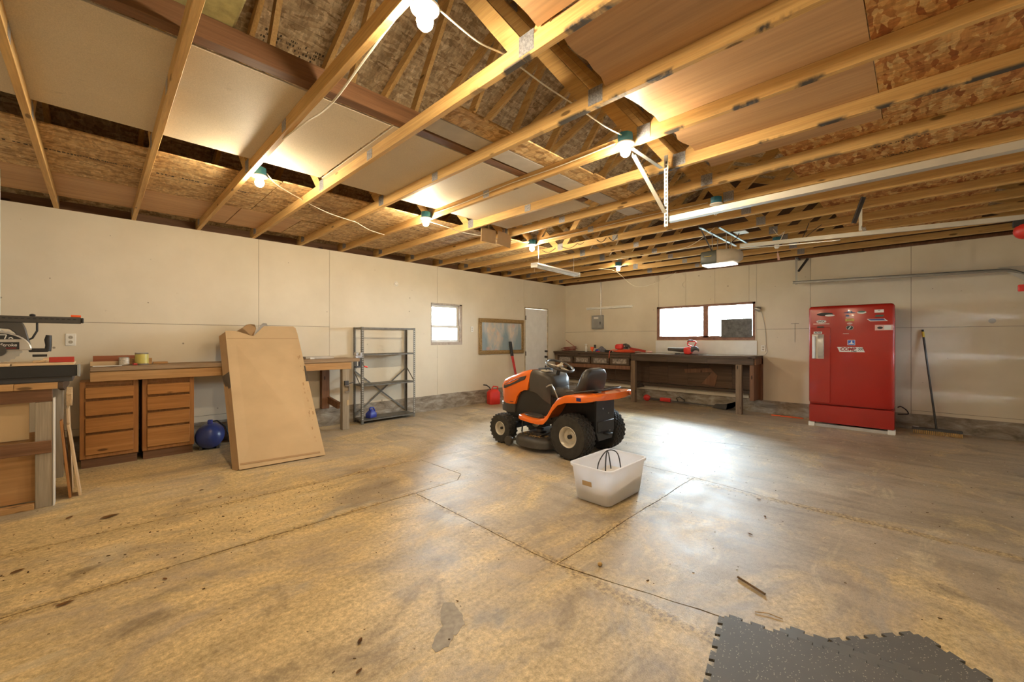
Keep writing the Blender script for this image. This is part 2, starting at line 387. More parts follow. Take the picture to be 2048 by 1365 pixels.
def dup(root, loc=None, rot=None, label=None):
    r = root.copy(); COL.objects.link(r)
    if loc is not None: r.location = loc
    if rot is not None: r.rotation_euler = rot
    if label: r['label'] = label
    for ch in list(root.children):
        c = ch.copy(); COL.objects.link(c); c.parent = r
        for g in list(ch.children):
            d = g.copy(); COL.objects.link(d); d.parent = c
    return r
def text_mesh(name, body, size, mat, parent, m4, shear=0.0, bold=0.0, ext=0.0004):
    cu = bpy.data.curves.new(name, 'FONT'); cu.body = body; cu.size = size; cu.align_x = 'CENTER'; cu.align_y = 'CENTER'; cu.shear = shear; cu.offset = bold; cu.extrude = ext
    t = bpy.data.objects.new(name, cu); COL.objects.link(t); dg = bpy.context.evaluated_depsgraph_get()
    me = bpy.data.meshes.new_from_object(t.evaluated_get(dg)); bpy.data.objects.remove(t, do_unlink=True); bpy.data.curves.remove(cu)
    me.transform(m4); me.materials.clear(); me.materials.append(MATS[mat]); me.name = name
    o = bpy.data.objects.new(name, me); COL.objects.link(o); o.parent = parent; return o
# ================================================================= SETTING
ZT = 2.748            # wall top / bearing height
XW, YS = -10.3, -7.75  # west wall, south wall
# ---- floor slabs
plain('joint_dirt', (0.20, 0.135, 0.075), 0.95, var=0.3, scale=20)
fb = MB().box(XW-0.1, 0.12, YS-0.1, 0.12, -0.16, -0.009).build('floor', 'joint_dirt'); struct(fb, 'cracked concrete garage floor in separately poured slabs')
def wob(p, amp=0.016):
    q = Vector((p[0]*1.7, p[1]*1.7, 0.3)); n1 = noise.noise(q), noise.noise(q + Vector((7, 3, 1)))
    q2 = q*6; n2 = noise.noise(q2), noise.noise(q2+Vector((5, 9, 2)))
    return (p[0]+amp*n1[0]+0.006*n2[0], p[1]+amp*n1[1]+0.006*n2[1])
def slab(poly, gap=0.004):
    pts = []; n = len(poly); cx = sum(p[0] for p in poly)/n; cy = sum(p[1] for p in poly)/n
    area = sum(poly[i][0]*poly[(i+1) % n][1]-poly[(i+1) % n][0]*poly[i][1] for i in range(n))
    if area < 0: poly = poly[::-1]
    for i in range(n):
        a, b = Vector(poly[i]), Vector(poly[(i+1) % n]); d = b-a; k = max(1, int(d.length/0.06)); nrm = Vector((d.y, -d.x)).normalized()
        for j in range(k):
            p = a + d*(j/k)
            w = wob(p) if (XW < p.x < 0 and YS < p.y < 0) else (p.x, p.y)
            jit = 0.55*gap*(0.4+abs(noise.noise(Vector((p.x*9, p.y*9, i)))*1.6))
            pts.append((w[0]-nrm.x*jit, w[1]-nrm.y*jit))
    b = MB(); b.prism(pts, 'z', -0.016, 0.0)
    return b.build('slab', 'floor', fb, smooth=0)
E_, W_ = 0.06, XW-0.05; S_, N_ = YS-0.05, 0.06
slab([(W_, N_), (W_, -2.50), (-6.25, -2.56), (-6.25, N_)])
slab([(W_, -2.50), (W_, -3.42), (-6.18, -3.42), (-6.05, -3.30), (-6.05, -2.60), (-6.25, -2.56)], 0.010)
slab([(W_, -3.42), (W_, S_), (-6.32, S_), (-6.40, -6.26), (-6.67, -5.02), (-6.65, -3.42)], 0.012)
slab([(-6.65, -3.42), (-6.18, -3.42), (-6.05, -3.30), (-6.05, -2.60), (-4.50, -2.75), (-4.51, -5.0), (-6.67, -5.02)], 0.007)
slab([(-6.25, N_), (-6.25, -2.56), (-6.05, -2.60), (-4.50, -2.75), (-3.35, -2.85), (-3.35, N_)], 0.003)
slab([(-6.67, -5.02), (-4.51, -5.0), (-4.62, -5.9), (-4.7, S_), (-6.32, S_), (-6.40, -6.26)], 0.009)
slab([(-4.51, -5.0), (-4.50, -2.75), (-3.35, -2.85), (-2.95, -4.6), (-2.6, -6.0), (-2.2, -7.3), (-2.1, S_), (-4.7, S_), (-4.62, -5.9)], 0.005)
slab([(-3.35, N_), (-3.35, -2.85), (-2.95, -4.6), (-2.6, -6.0), (-2.2, -7.3), (-2.1, S_), (E_, S_), (E_, N_)], 0.005)
# cement patch and debris strip in the trench joint
pts = [(0.10*math.cos(a)*(1+0.35*noise.noise(Vector((math.cos(a)*2, math.sin(a)*2, 4)))), 0.06*math.sin(a)*(1+0.45*noise.noise(Vector((math.cos(a)*2, math.sin(a)*2, 9))))) for a in [2*PI*i/36 for i in range(36)]]
plain('cement_patch', (0.36, 0.32, 0.265), 0.75, var=0.2, scale=30)
MB().prism([(-7.50+u*0.75-v*0.5, -5.03+u*0.55+v*0.5) for u, v in pts], 'z', -0.005, 0.0012).build('cement_patch', 'cement_patch', fb, smooth=0)
MB().prism([(-7.40+u*0.5-v*0.9, -4.95+u*1.1+v*0.2) for u, v in pts], 'z', -0.005, 0.0009).build('cement_patch', 'cement_patch', fb, smooth=0)

# ---- walls
def rect_minus(b, u0, u1, z0, z1, hole, put):
    """rectangle u,z minus one hole, as boxes through put(u0,u1,z0,z1)"""
    if hole:
        h0, h1, g0, g1 = hole; h0, h1, g0, g1 = max(h0, u0), min(h1, u1), max(g0, z0), min(g1, z1)
        if h0 < h1 and g0 < g1:
            for r in ((u0, h0, z0, z1), (h1, u1, z0, z1), (h0, h1, z0, g0), (h0, h1, g1, z1)):
                if r[1]-r[0] > 1e-4 and r[3]-r[2] > 1e-4: put(*r)
            return
    put(u0, u1, z0, z1)
WIN1 = (-4.17, -3.42, 1.24, 2.05); DOOR = (-1.57, -0.71, -0.1, 2.115); WIN2 = (-4.40, -2.49, 1.335, 2.055)
HEEL = 2.80; PITCH = 5/12; YM = -3.85
def roof_z(y): return HEEL + PITCH*((-y) if y > YM else (y-2*YM))
# left wall backing (framing and sheathing behind drywall)
b = MB()
put = lambda u0, u1, z0, z1: b.box(u0, u1, 0.012, 0.13, z0, z1)
rect_minus(b, XW-0.1, -2.4, 0.0, ZT, WIN1, put); rect_minus(b, -2.4, 0.12, 0.0, ZT, DOOR, put)
wl = b.build('wall_left', 'ply_dark'); struct(wl, 'pale drywall wall with small window and white door')
MB().box(XW-0.1, 0.12, 0.10, 0.14, ZT, ZT+0.16).build('eave_board', 'brown_x', wl)
def stem_piece(u0, u1, y0, y1, z1, side, par):
    bm = MB(); n = max(2, int((u1-u0)/0.12)); secs = []
    for i in range(n+1):
        u = u0+(u1-u0)*i/n; j = 0.006*noise.noise(Vector((u*3, 1.3, 0))); jz = 0.008*noise.noise(Vector((u*2, 5.3, 0)))
        ring = [(y1, 0.0), (y0+j, 0.0), (y0+j+0.004, z1*0.55), (y0+j, z1+jz), (y1, z1+jz)]
        secs.append([(u, p, q) if side == 'L' else (p, u, q) for p, q in ring])
    bm.loft(secs); return bm.build('concrete_stem', 'stem', par, smooth=0)
stem_piece(XW, DOOR[0]-0.02, -0.006, 0.011, 0.285, 'L', wl); stem_piece(DOOR[1]+0.02, 0.0, -0.006, 0.011, 0.285, 'L', wl)
cols = [XW, -7.02, -6.05, -4.02, -1.60, 0.0]
G = 0.0022
for i in range(5):
    u0, u1 = cols[i]+G, cols[i+1]-G
    if i == 4: u1 = 0.0
    rows = [(0.27, 0.36-G), (0.36+G, 1.535-G), (1.535+G, ZT)] if i == 0 else ([(0.27, 1.545-G), (1.545+G, ZT)] if i == 1 else [(0.285, ZT)])
    for z0, z1 in rows:
        b = MB(); pt = lambda a, c, d, e: b.box(a, c, 0.0, 0.0118, d, e)
        if i in (2, 3) : rect_minus(b, u0, u1, z0, z1, WIN1, pt)
        elif i == 4: rect_minus(b, u0, u1, z0, z1, DOOR, pt)
        else: pt(u0, u1, z0, z1)
        b.build('drywall_panel', 'drywall', wl, smooth=0)
# right wall
b = MB(); put = lambda u0, u1, z0, z1: b.box(0.012, 0.13, u0, u1, z0, z1)
rect_minus(b, YS-0.1, 0.12, 0.0, ZT, WIN2, put)
gz = [(0.13, roof_z(0)+0.06), (YM, roof_z(YM)+0.107), (YS-0.13, roof_z(YS)+0.06), (YS-0.1, ZT), (0.13, ZT)]
b.prism(gz, 'x', 0.05, 0.13)
wr = b.build('wall_right', 'ply_dark'); struct(wr, 'pale drywall wall with wide two-pane window above the workbench')
stem_piece(YS, 0.0, -0.006, 0.011, 0.232, 'R', wr)
vseg = [(0.0, -2.53, [(0.24, 1.535-G), (1.535+G, ZT)]), (-2.53, -3.12, [(0.24, ZT)]), (-3.12, -3.69, [(0.24, ZT)]), (-3.69, -4.295, [(0.24, ZT)]), (-4.295, -4.42, [(0.24, ZT)]),
        (-4.42, -5.24, [(0.232, 1.535-G), (1.535+G, ZT)]), (-5.24, -6.475, [(0.232, 1.525-G), (1.525+G, ZT)]), (-6.475, YS, [(0.232, 0.283-G), (0.283+G, 1.525-G), (1.525+G, ZT)])]
for a, c, rows in vseg:
    for z0, z1 in rows:
        b = MB(); rect_minus(b, c+G, a-G if a else 0.0, z0, z1, WIN2, lambda p, q, r, s_: b.box(0.0, 0.0118, p, q, r, s_))
        b.build('drywall_panel', 'drywall', wr, smooth=0)
MB().box(-0.03, 0.0, YS+0.1, -0.02, ZT-0.001, ZT+0.04).build('top_plate', 'brown_z', wr)
b = MB(); b.box(-0.013, -0.001, -4.43, -2.47, 1.055, 1.325); b.build('white_board', 'white_paint', wr, bev=0.002)
for y in (-4.46,):
    pass
# south wall with garage door opening, west wall
b = MB(); GD = (-5.33, -0.27, 0.0, 2.2); rect_minus(b, XW-0.1, 0.012, 0.0, ZT, GD, lambda p, q, r, s_: b.box(p, q, YS-0.13, YS, r, s_))
b.box(XW-0.1, 0.012, YS-0.14, YS-0.10, ZT, ZT+0.17)
ws = b.build('wall_south', 'drywall'); struct(ws)
b = MB().box(XW-0.13, XW, YS-0.1, 0.012, 0.0, ZT); b.prism([(p[0], p[1]) for p in gz], 'x', XW-0.13, XW-0.05)
ww = b.build('wall_west', 'drywall'); struct(ww)
b = MB().box(-9.45, -9.205, -0.90, -0.83, 0.0, 3.1); b.box(-9.207, -9.203, -0.90, -0.829, 0.0, 3.1); struct(b.build('trim_1', 'white_paint'), 'pale boxed post edge beside the saw bench')
# garage door (closed sectional; its lites are added, unseen, to let daylight onto the right wall)
gd = thing('garage_door', 'closed white sectional garage door with added glass lites letting in daylight', 'garage door', (-2.80, YS-0.05, 0.0))
for k in range(4):
    z0, z1 = k*0.55+0.002, k*0.55+0.546
    if k == 2:
        bb = MB(); xs = [(-2.5+i*1.25+0.42, -2.5+i*1.25+0.97) for i in (2, 3)]
        bb.box(-2.525, 2.525, -0.02, 0.02, z0, 1.30); bb.box(-2.525, 2.525, -0.02, 0.02, 1.56, z1)
        ed = [-2.525]+[v for x in xs for v in x]+[2.525]
        for i in range(0, len(ed), 2): bb.box(ed[i], ed[i+1], -0.02, 0.02, 1.30, 1.56)
        sec = bb.build('section', 'white_paint', gd)
        for x0, x1 in xs: MB().box(x0, x1, -0.003, 0.003, 1.30, 1.56).build('pane', 'added_lite', sec)  # added panes, out of view, daylight for the right wall
    else: MB().box(-2.525, 2.525, -0.02, 0.02, z0, z1).build('section', 'white_paint', gd, bev=0.004)
# outside ground
plain('outdoor_ground', (0.30, 0.31, 0.26), 0.9)
struct(MB().box(-30, 24, -30, 24, -0.3, -0.17).build('ground_outside', 'outdoor_ground'))

# ---- windows and door
w1 = MB()
x0, x1, z0, z1 = WIN1
w1.box(x0, x1, 0.0, 0.13, z0, z0+0.055); w1.box(x0, x1, 0.01, 0.13, z1-0.03, z1); w1.box(x0, x0+0.03, 0.01, 0.13, z0, z1); w1.box(x1-0.05, x1, 0.01, 0.13, z0, z1)
plain('weathered_frame', (0.42, 0.35, 0.29), 0.7, var=0.25, scale=20)
w1o = w1.build('window_1', 'weathered_frame', bev=0.002); struct(w1o, 'small double-hung window in the left wall')
plain('sash_white', (0.72, 0.69, 0.64), 0.5)
b = MB(); zm = 1.60
for (c0, c1, y) in ((z0+0.05, zm+0.02, 0.055), (zm-0.02, z1-0.03, 0.085)):
    b.box(x0+0.03, x1-0.05, y-0.014, y+0.014, c0, c0+0.05); b.box(x0+0.03, x1-0.05, y-0.014, y+0.014, c1-0.045, c1)
    b.box(x0+0.03, x0+0.06, y-0.0135, y+0.0135, c0+0.035, c1-0.035); b.box(x1-0.09, x1-0.05, y-0.0135, y+0.0135, c0+0.035, c1-0.035)
b.build('sash', 'sash_white', w1o)
MB().box(x0+0.06, x1-0.06, 0.053, 0.057, z0+0.085, zm-0.015).build('pane', 'glass', w1o); MB().box(x0+0.06, x1-0.06, 0.083, 0.087, zm+0.015, z1-0.065).build('pane', 'glass', w1o)
y0, y1, z0, z1 = WIN2
b = MB(); b.box(0.0, 0.13, y0, y1, z0, z0+0.05); b.box(0.03, 0.09, y0+0.03, y1-0.03, z0+0.05, z0+0.085); b.box(0.01, 0.13, y0, y1, z1-0.04, z1); b.box(0.01, 0.13, y0, y0+0.05, z0, z1); b.box(0.01, 0.13, y1-0.06, y1, z0, z1); b.box(0.03, 0.09, -3.55, -3.455, z0+0.05, z1-0.03)
plain('red_frame', (0.27, 0.14, 0.10), 0.7, var=0.3, scale=15)
w2o = b.build('window_2', 'red_frame', bev=0.002); struct(w2o, 'wide two-pane window in the right wall')
MB().box(0.055, 0.059, y0+0.035, -3.53, z0+0.05, z1-0.03).build('pane', 'glass', w2o); MB().box(0.065, 0.069, -3.46, y1-0.035, z0+0.05, z1-0.03).build('pane', 'glass', w2o)
g = MB().box(0.012, 0.03, -4.345, -3.80, 1.387, 1.745).build('grey_foam_board', 'grey_foam', bev=0.003); tag(g, 'dark grey mottled foam board propped in the window corner', 'board')
# door
x0, x1, z1 = DOOR[0], DOOR[1], DOOR[3]
b = MB(); b.box(x0, x0+0.03, -0.004, 0.12, 0, z1); b.box(x1-0.03, x1, -0.004, 0.12, 0, z1); b.box(x0, x1, -0.004, 0.12, z1-0.03, z1)
plain('raw_jamb', (0.45, 0.36, 0.24), 0.7, var=0.3, scale=12)
d1 = b.build('door_1', 'raw_jamb', bev=0.002); struct(d1, 'white slab door with black knob in the left wall')
MB().box(x0+0.034, x1-0.034, 0.012, 0.05, 0.015, z1-0.036).build('door_slab', 'white_paint', d1, bev=0.003)
for z, r in ((1.06, 0.024), (0.92, 0.030)):
    kb = MB(); kb.lathe([(r, 0), (r, -0.008), (0.012, -0.012), (0.012, -0.03), (r*0.9, -0.036), (r, -0.05), (r*0.7, -0.066), (0.002, -0.07)], (-0.805, 0.012, z), 'y', 16); kb.build('door_knob' if z < 1 else 'deadbolt', 'black_satin', d1)
for z in (1.86, 1.02, 0.25): MB().tube([(x0+0.033, -0.008, z-0.05), (x0+0.033, -0.008, z+0.05)], 0.010, 8).build('hinge', 'black', d1)

# ---- roof: outer deck, sheathing panels
b = MB(); T = 0.10
for s in (1, -1):
    ya, yb = (0.5, YM) if s == 1 else (2*YM-0.5, YM)
    za, zb = roof_z(0)-PITCH*0.5, roof_z(YM)
    b.prism([(ya, za+T+0.014), (yb, zb+T+0.014), (yb, zb+T+0.06), (ya, za+T+0.06)], 'x', XW-0.4, 0.4)
ce = b.build('ceiling', 'ply_dark'); struct(ce, 'open gable roof underside sheathed in strand board')
slope = math.atan(PITCH); run = YM*-1
for s in (1, -1):
    sl = (run+0.5)/math.cos(slope); rows = 4; rh = sl/rows
    for r in range(rows):
        x = XW-0.3 - (1.22 if r % 2 else 0)
        while x < 0.3:
            xa, xb = max(x, XW-0.3), min(x+2.44, 0.3)
            if xb-xa > 0.1:
                d0, d1_ = r*rh+0.002, (r+1)*rh-0.002
                ya = 0.5-d0*math.cos(slope); yb = 0.5-d1_*math.cos(slope); za = roof_z(0)-PITCH*0.5+d0*math.sin(slope)+T; zb = roof_z(0)-PITCH*0.5+d1_*math.sin(slope)+T
                if s == -1: ya, yb = 2*YM-ya, 2*YM-yb
                MB().prism([(ya, za), (yb, zb), (yb, zb+0.012), (ya, za+0.012)], 'x', xa+0.0015, xb-0.0015).build('sheathing_panel', 'osb_roof', ce, smooth=0)
            x += 2.44
# ================================================================= TRUSSES
def chord_mat():
    m = MATS['pine_y'].copy(); m.name = 'pine_chord'; nt = m.node_tree; b = nt.nodes['Principled BSDF']
    old = b.inputs['Base Color'].links[0].from_socket
    geo = nt.nodes.new('ShaderNodeNewGeometry'); sp = nt.nodes.new('ShaderNodeSeparateXYZ'); nt.links.new(geo.outputs['Position'], sp.inputs[0])
    oc = nt.nodes.new('ShaderNodeTexCoord'); so = nt.nodes.new('ShaderNodeSeparateXYZ'); nt.links.new(oc.outputs['Object'], so.inputs[0])
    nf = noise_t(nt, coords(nt, (2.2, 3.2, 2), kind='World'), 1.6, 5, 0.55, 0.3)
    a = ramp(nt, nf, [(0.50, 0.0), (0.58, 0.95)])
    zr = N(nt, 'ShaderNodeMapRange'); zr.inputs[1].default_value = 0.004; zr.inputs[2].default_value = 0.022; zr.inputs[3].default_value = 1; zr.inputs[4].default_value = 0; nt.links.new(so.outputs[2], zr.inputs[0])
    yr = N(nt, 'ShaderNodeMapRange'); yr.inputs[1].default_value = -4.6; yr.inputs[2].default_value = -4.9; nt.links.new(sp.outputs[1], yr.inputs[0])
    xr = N(nt, 'ShaderNodeMapRange'); xr.inputs[1].default_value = -4.1; xr.inputs[2].default_value = -4.9; nt.links.new(sp.outputs[0], xr.inputs[0])
    p = N(nt, 'ShaderNodeMath', operation='MULTIPLY'); nt.links.new(zr.outputs[0], p.inputs[0]); nt.links.new(yr.outputs[0], p.inputs[1])
    p2 = N(nt, 'ShaderNodeMath', operation='MULTIPLY'); nt.links.new(p.outputs[0], p2.inputs[0]); nt.links.new(xr.outputs[0], p2.inputs[1])
    p3 = N(nt, 'ShaderNodeMath', operation='MULTIPLY'); nt.links.new(p2.outputs[0], p3.inputs[0]); nt.links.new(a, p3.inputs[1])
    nt.links.new(mix(nt, p3.outputs[0], old, (0.035, 0.035, 0.035)), b.inputs['Base Color'])
    MATS['pine_chord'] = m
chord_mat()
TW = 0.038; NN, NS = -2.52, -5.17
tr = thing('roof_truss', 'bare pine roof truss with diagonal webs spanning from wall to wall', 'roof truss', (0, 0, ZT), 0, 'pine roof trusses')
MB().box(0, TW, YS-0.08, 0.085, 0, 0.089).build('bottom_chord', 'pine_chord', tr, bev=0.002, smooth=0)
for s in (1, -1):
    f = (lambda y: y) if s == 1 else (lambda y: 2*YM-y)
    ya, yb = 0.44, YM+0.0 ; za, zb = roof_z(0)-PITCH*0.44-ZT, roof_z(YM)-ZT
    MB().prism([(f(ya), za), (f(yb-0.0005), zb), (f(yb-0.0005), zb+0.097), (f(ya), za+0.097)], 'x', 0.0004, TW-0.0004).build('top_chord', 'pine_y', tr, smooth=0)
def web(p, q, w=0.089):
    p, q = Vector(p), Vector(q); d = (q-p).normalized(); n = Vector((-d.y, d.x))*w/2
    MB().prism([tuple(p-n), tuple(q-n), tuple(q+n), tuple(p+n)], 'x', 0.0008, TW-0.0008).build('web', 'pine_y', tr, smooth=0)
for s in (1, -1):
    f = (lambda y: y) if s == 1 else (lambda y: 2*YM-y)
    nb = NN if s == 1 else NS
    web((nb+(-0.05 if s == 1 else 0.05), 0.05), (f(YM+0.06), roof_z(YM)-ZT-0.01))
    web((nb+(0.05 if s == 1 else -0.05), 0.05), (f(-1.75), roof_z(-1.75)-ZT+0.02))
for y, z, h, w in ((NN, 0.065, 0.10, 0.10), (NS, 0.065, 0.10, 0.10), (-3.5, 0.0445, 0.072, 0.085), (-4.35, 0.0445, 0.0, 0.0), (YM, roof_z(YM)-ZT+0.02, 0.12, 0.16), (-0.16, 0.07, 0.08, 0.12)):
    if h: MB().box(-0.0018, TW+0.0018, y-w/2, y+w/2, z-h/2, z+h/2).build('nail_plate', 'galv_plate', tr, smooth=0)
TX = [-1.6188-0.6096*k for k in range(-2, 13)]
ORD = ['first', 'second', 'third', 'fourth', 'fifth', 'sixth', 'seventh', 'eighth', 'ninth', 'tenth', 'eleventh', 'twelfth', 'thirteenth', 'fourteenth', 'fifteenth']
tr.location = (TX[0], 0, ZT); tr['label'] = 'bare pine roof truss, first out from the right wall'
for i_, X in enumerate(TX):
    if i_: dup(tr, (X, 0, ZT), label='bare pine roof truss, %s out from the right wall' % ORD[i_])

# ================================================================= LOOSE DECKING ON THE CHORDS
ZD = ZT+0.0895
def sheet(name, x0, x1, y0, y1, mat, label, cat='board', t=0.012, z=ZD, group=None, ragged=0):
    b = MB()
    if ragged:
        n = 26; e = [(x0+(x1-x0)*i/n, y1+ragged*noise.noise(Vector((i*0.45, 2.2, y1)))*1.6+(ragged*0.9 if i in (7, 8, 16) else 0)) for i in range(n+1)]
        b.prism([(x0, y0), (x1, y0)]+e[::-1], 'z', z, z+t)
    else: b.box(x0, x1, y0, y1, z, z+t)
    o = b.build(name, mat, bev=0 if ragged else 0.001, smooth=0); return tag(o, label, cat, group)
sheet('particleboard_sheet', -9.6, -7.16, -3.93, -2.63, 'hardboard', 'pale particleboard sheet on the trusses nearest the west wall')
sheet('particleboard_sheet', -7.14, -4.72, -3.94, -2.62, 'hardboard', 'pale particleboard sheet on the trusses above the steel shelving side')
sheet('strand_board_sheet', -9.8, -7.37, -2.25, -1.085, 'osb_north', 'strand board sheet with ink print over the saw bench')
sheet('strand_board_sheet', -7.36, -4.92, -2.27, -1.085, 'osb_north', 'strand board sheet over the cardboard and bench, clear of the wall')
sheet('strand_board_sheet', -4.91, -2.47, -2.25, -1.06, 'osb_north', 'strand board sheet over the small window')
sheet('strand_board_sheet', -6.80, -4.40, -1.055, -0.22, 'osb_north', 'narrow strand board sheet tight to the wall over the shelving')
sheet('strand_board_sheet', -4.39, -2.2, -1.055, -0.22, 'osb_north', 'narrow strand board sheet tight to the wall over the painting')
sheet('plywood_sheet', -9.9, -7.46, -1.08, -0.22, 'ply_x', 'orange brown plywood strip tight to the wall over the saw bench')
sheet('plywood_sheet', -7.45, -6.81, -1.08, -0.22, 'ply_x', 'short plywood piece between plywood and strand board by the wall')
sheet('plywood_sheet', -7.10, -4.87, -6.378, -5.29, 'ply_y', 'brown plywood sheet on the trusses beside a lit bulb', ragged=0.03)
sheet('plywood_sheet', -9.5, -7.12, -6.378, -5.27, 'ply_y', 'brown plywood sheet on the trusses right above the bright bulb', ragged=0.03)
sheet('strand_board_sheet', -7.3, -4.87, -7.55, -6.382, 'osb', 'coarse orange strand board sheet butted against the brown plywood')
sheet('strand_board_sheet', -9.7, -7.305, -7.55, -6.382, 'osb', 'coarse strand board sheet at the far west end of the plywood')
o_ = sheet('strand_board_sheet', -4.865, -3.66, -7.4, -5.77, 'osb', 'printed strand board sheet above the long door track')
o2_ = sheet('strand_board_sheet', -3.65, -2.44, -7.2, -5.79, 'osb', 'printed strand board sheet above the opener rail')
sheet('strand_board_sheet', -2.43, -1.0, -7.1, -5.85, 'osb', 'strand board sheet above the door track by the right wall')
sheet('grey_plank', -7.05, -4.1, -4.25, -4.06, 'grey_board', 'smooth grey plank lying beside the dark brown beam', 'plank')
sheet('strand_board_strip', -7.03, -5.45, -4.46, -4.262, 'osb_north', 'narrow strand board strip beside the grey plank', 'board')
sheet('strand_board_strip', -5.44, -3.6, -4.48, -4.262, 'osb_north', 'narrow strand board strip farther along the grey plank', 'board')
b = MB().box(-9.8, -4.9, -4.035, -3.955, ZD, ZD+0.12); tag(b.build('stained_beam', 'brown_x', bev=0.003), 'dark stained beam laid across the trusses', 'beam')
b = MB()
for a in (0,): b.box(-8.50, -8.10, -4.62, -3.965, ZD+0.1205, ZD+0.36)
tag(b.build('insulation_block', 'insulation', bev=0.012), 'yellowish block of insulation resting over the dark beam', 'insulation')
b = MB().box(-8.6, -8.15, -4.60, -4.55, ZD, ZD+0.12); tag(b.build('wood_blocking', 'brown_x'), 'short dark block under the insulation', 'block')
# printed stamps on the boards
def stamp(par, x0, y0, w, h, rows, seed, z, rot=0.0, dens=0.72, ax='x'):
    r = random.Random(seed); b = MB()
    for i in range(rows):
        u = 0.0
        while u < w:
            L_ = r.uniform(0.006, 0.03)
            if r.random() < dens:
                hh = h/rows*r.uniform(0.4, 0.75)
                if ax == 'x': b.box(x0+u, x0+u+L_*0.7, y0+i*h/rows, y0+i*h/rows+hh, z-0.0006, z)
                else: b.box(x0+i*h/rows, x0+i*h/rows+hh, y0+u, y0+u+L_*0.7, z-0.0006, z)
            u += L_
    b.build('printed_stamp', 'print_ink', par, smooth=0)
for o in [q for q in COL.objects if q.name.startswith('strand_board_sheet')]:
    n = o.name
    lab = o['label']
    if 'over the saw bench' in lab: stamp(o, -9.5, -1.72, 2.0, 0.045, 1, 3, ZD)
    if 'clear of the wall' in lab: stamp(o, -7.2, -1.70, 2.1, 0.04, 1, 4, ZD, dens=0.5)
    if 'above the long door' in lab: stamp(o, -4.55, -6.62, 0.30, 0.22, 7, 5, ZD, ax='y'); stamp(o, -4.1, -6.6, 0.25, 0.16, 5, 6, ZD, ax='y')
    if 'opener rail' in lab: stamp(o, -3.4, -6.5, 0.25, 0.14, 5, 8, ZD, ax='y')
slm = Matrix.Rotation(-slope, 4, 'X')
def roof_stamp(x, y, w, h, rows, seed):
    r = random.Random(seed); b = MB(); z = roof_z(y)+T-0.0006
    M4 = Matrix.Translation((x, y, z)) @ Matrix.Rotation(-slope, 4, 'X')
    for i in range(rows):
        u = 0
        while u < w:
            L_ = r.uniform(0.008, 0.035)
            if r.random() < 0.5: b.box(u, u+L_*0.5, i*h/rows, i*h/rows+h/rows*0.6, -0.0004, 0.0004, M4)
            u += L_
    b.build('printed_stamp', 'print_ink', ce, smooth=0)
roof_stamp(-7.62, -2.62, 0.5, 0.22, 6, 11); roof_stamp(-6.9, -1.65, 0.5, 0.14, 4, 12); roof_stamp(-8.25, -2.6, 0.35, 0.2, 6, 13)

# hanging flaps
for x0, x1, zt, tilt in ((-5.17, -4.92, 2.775, 0.0), (-4.88, -4.64, 2.775, 0.10)):
    b = MB(); b.obox(((x0+x1)/2, -2.60, zt-0.085), (x1-x0, 0.012, 0.175), (0.04, tilt, 0)); b.obox(((x0+x1)/2, -2.60, zt+0.02), (0.02, 0.006, 0.06), (0.04, tilt, 0))
    tag(b.build('hanging_flap', 'cardboard_side', bev=0.001), 'small brown board flap hanging below the pale sheet' + (', hanging crooked' if tilt else ', hanging straight'), 'flap')
plain('panel_round', (0.40, 0.39, 0.37), 0.5)
# ================================================================= LAMPS
def lamp(x, y, z, lit, label, kind='bulb', side=-1):
    t = thing('ceiling_lamp', label, 'lamp', (x, y, z))
    MB().lathe([(0.050, 0.055), (0.054, 0.06), (0.054, 0.118), (0.050, 0.122)], axis='z', n=8).build('junction_box', 'blue_box', t, label='blue plastic junction box')
    MB().lathe([(0.030, 0.028), (0.036, 0.034), (0.060, 0.045), (0.062, 0.054), (0.02, 0.0545)], axis='z', n=20).build('lamp_holder', 'white_plastic', t)
    if kind == 'bulb':
        prof = [(0.002, -0.042), (0.018, -0.038), (0.031, -0.024), (0.036, -0.004), (0.031, 0.012), (0.020, 0.026), (0.016, 0.034)]
        MB().lathe(prof, axis='z', n=20).build('bulb', ('bulb_dim' if lit == 2 else 'bulb_lit') if lit else 'bulb_off', t, label='glowing warm bulb' if lit else 'unlit bulb')
    else:
        MB().lathe([(0.024, 0.0), (0.026, 0.004), (0.026, 0.026), (0.02, 0.03)], axis='z', n=16).build('ballast', 'white_plastic', t)
        b = MB(); pts = [(0.018*math.cos(a), 0.018*math.sin(a), -0.055+0.055*i/60) for i, a in enumerate([2*PI*4*i/60 for i in range(61)])]
        b.tube(pts, 0.006, 6); b.build('spiral_bulb', 'bulb_off', t, label='unlit spiral bulb')
    return t
lamp(-7.622, -5.06, 2.700, True, 'bright bulb in blue box on the truss closest to the plywood sheets')
lamp(-7.622, -2.52, 2.700, True, 'bright bulb in blue box in the gap over the cardboard')
lamp(-5.942, -2.52, 2.692, True, 'bright bulb in blue box between pale sheet and wall, over the shelving')
lamp(-5.942, -5.06, 2.694, True, 'bright bulb in blue box beside the perforated angle brackets')
lamp(-4.113, -2.52, 2.686, True, 'bright bulb in blue box right above the hanging tube fixture')
lamp(-1.675, -2.52, 2.686, 2, 'bright bulb in blue box in front of the right wall window')
lamp(-4.113, -5.07, 2.690, False, 'unlit spiral bulb in blue box above the long door track', 'cfl')
gl = lamp(-1.70, -5.10, 2.700, False, 'unlit globe bulb behind the garage door opener')
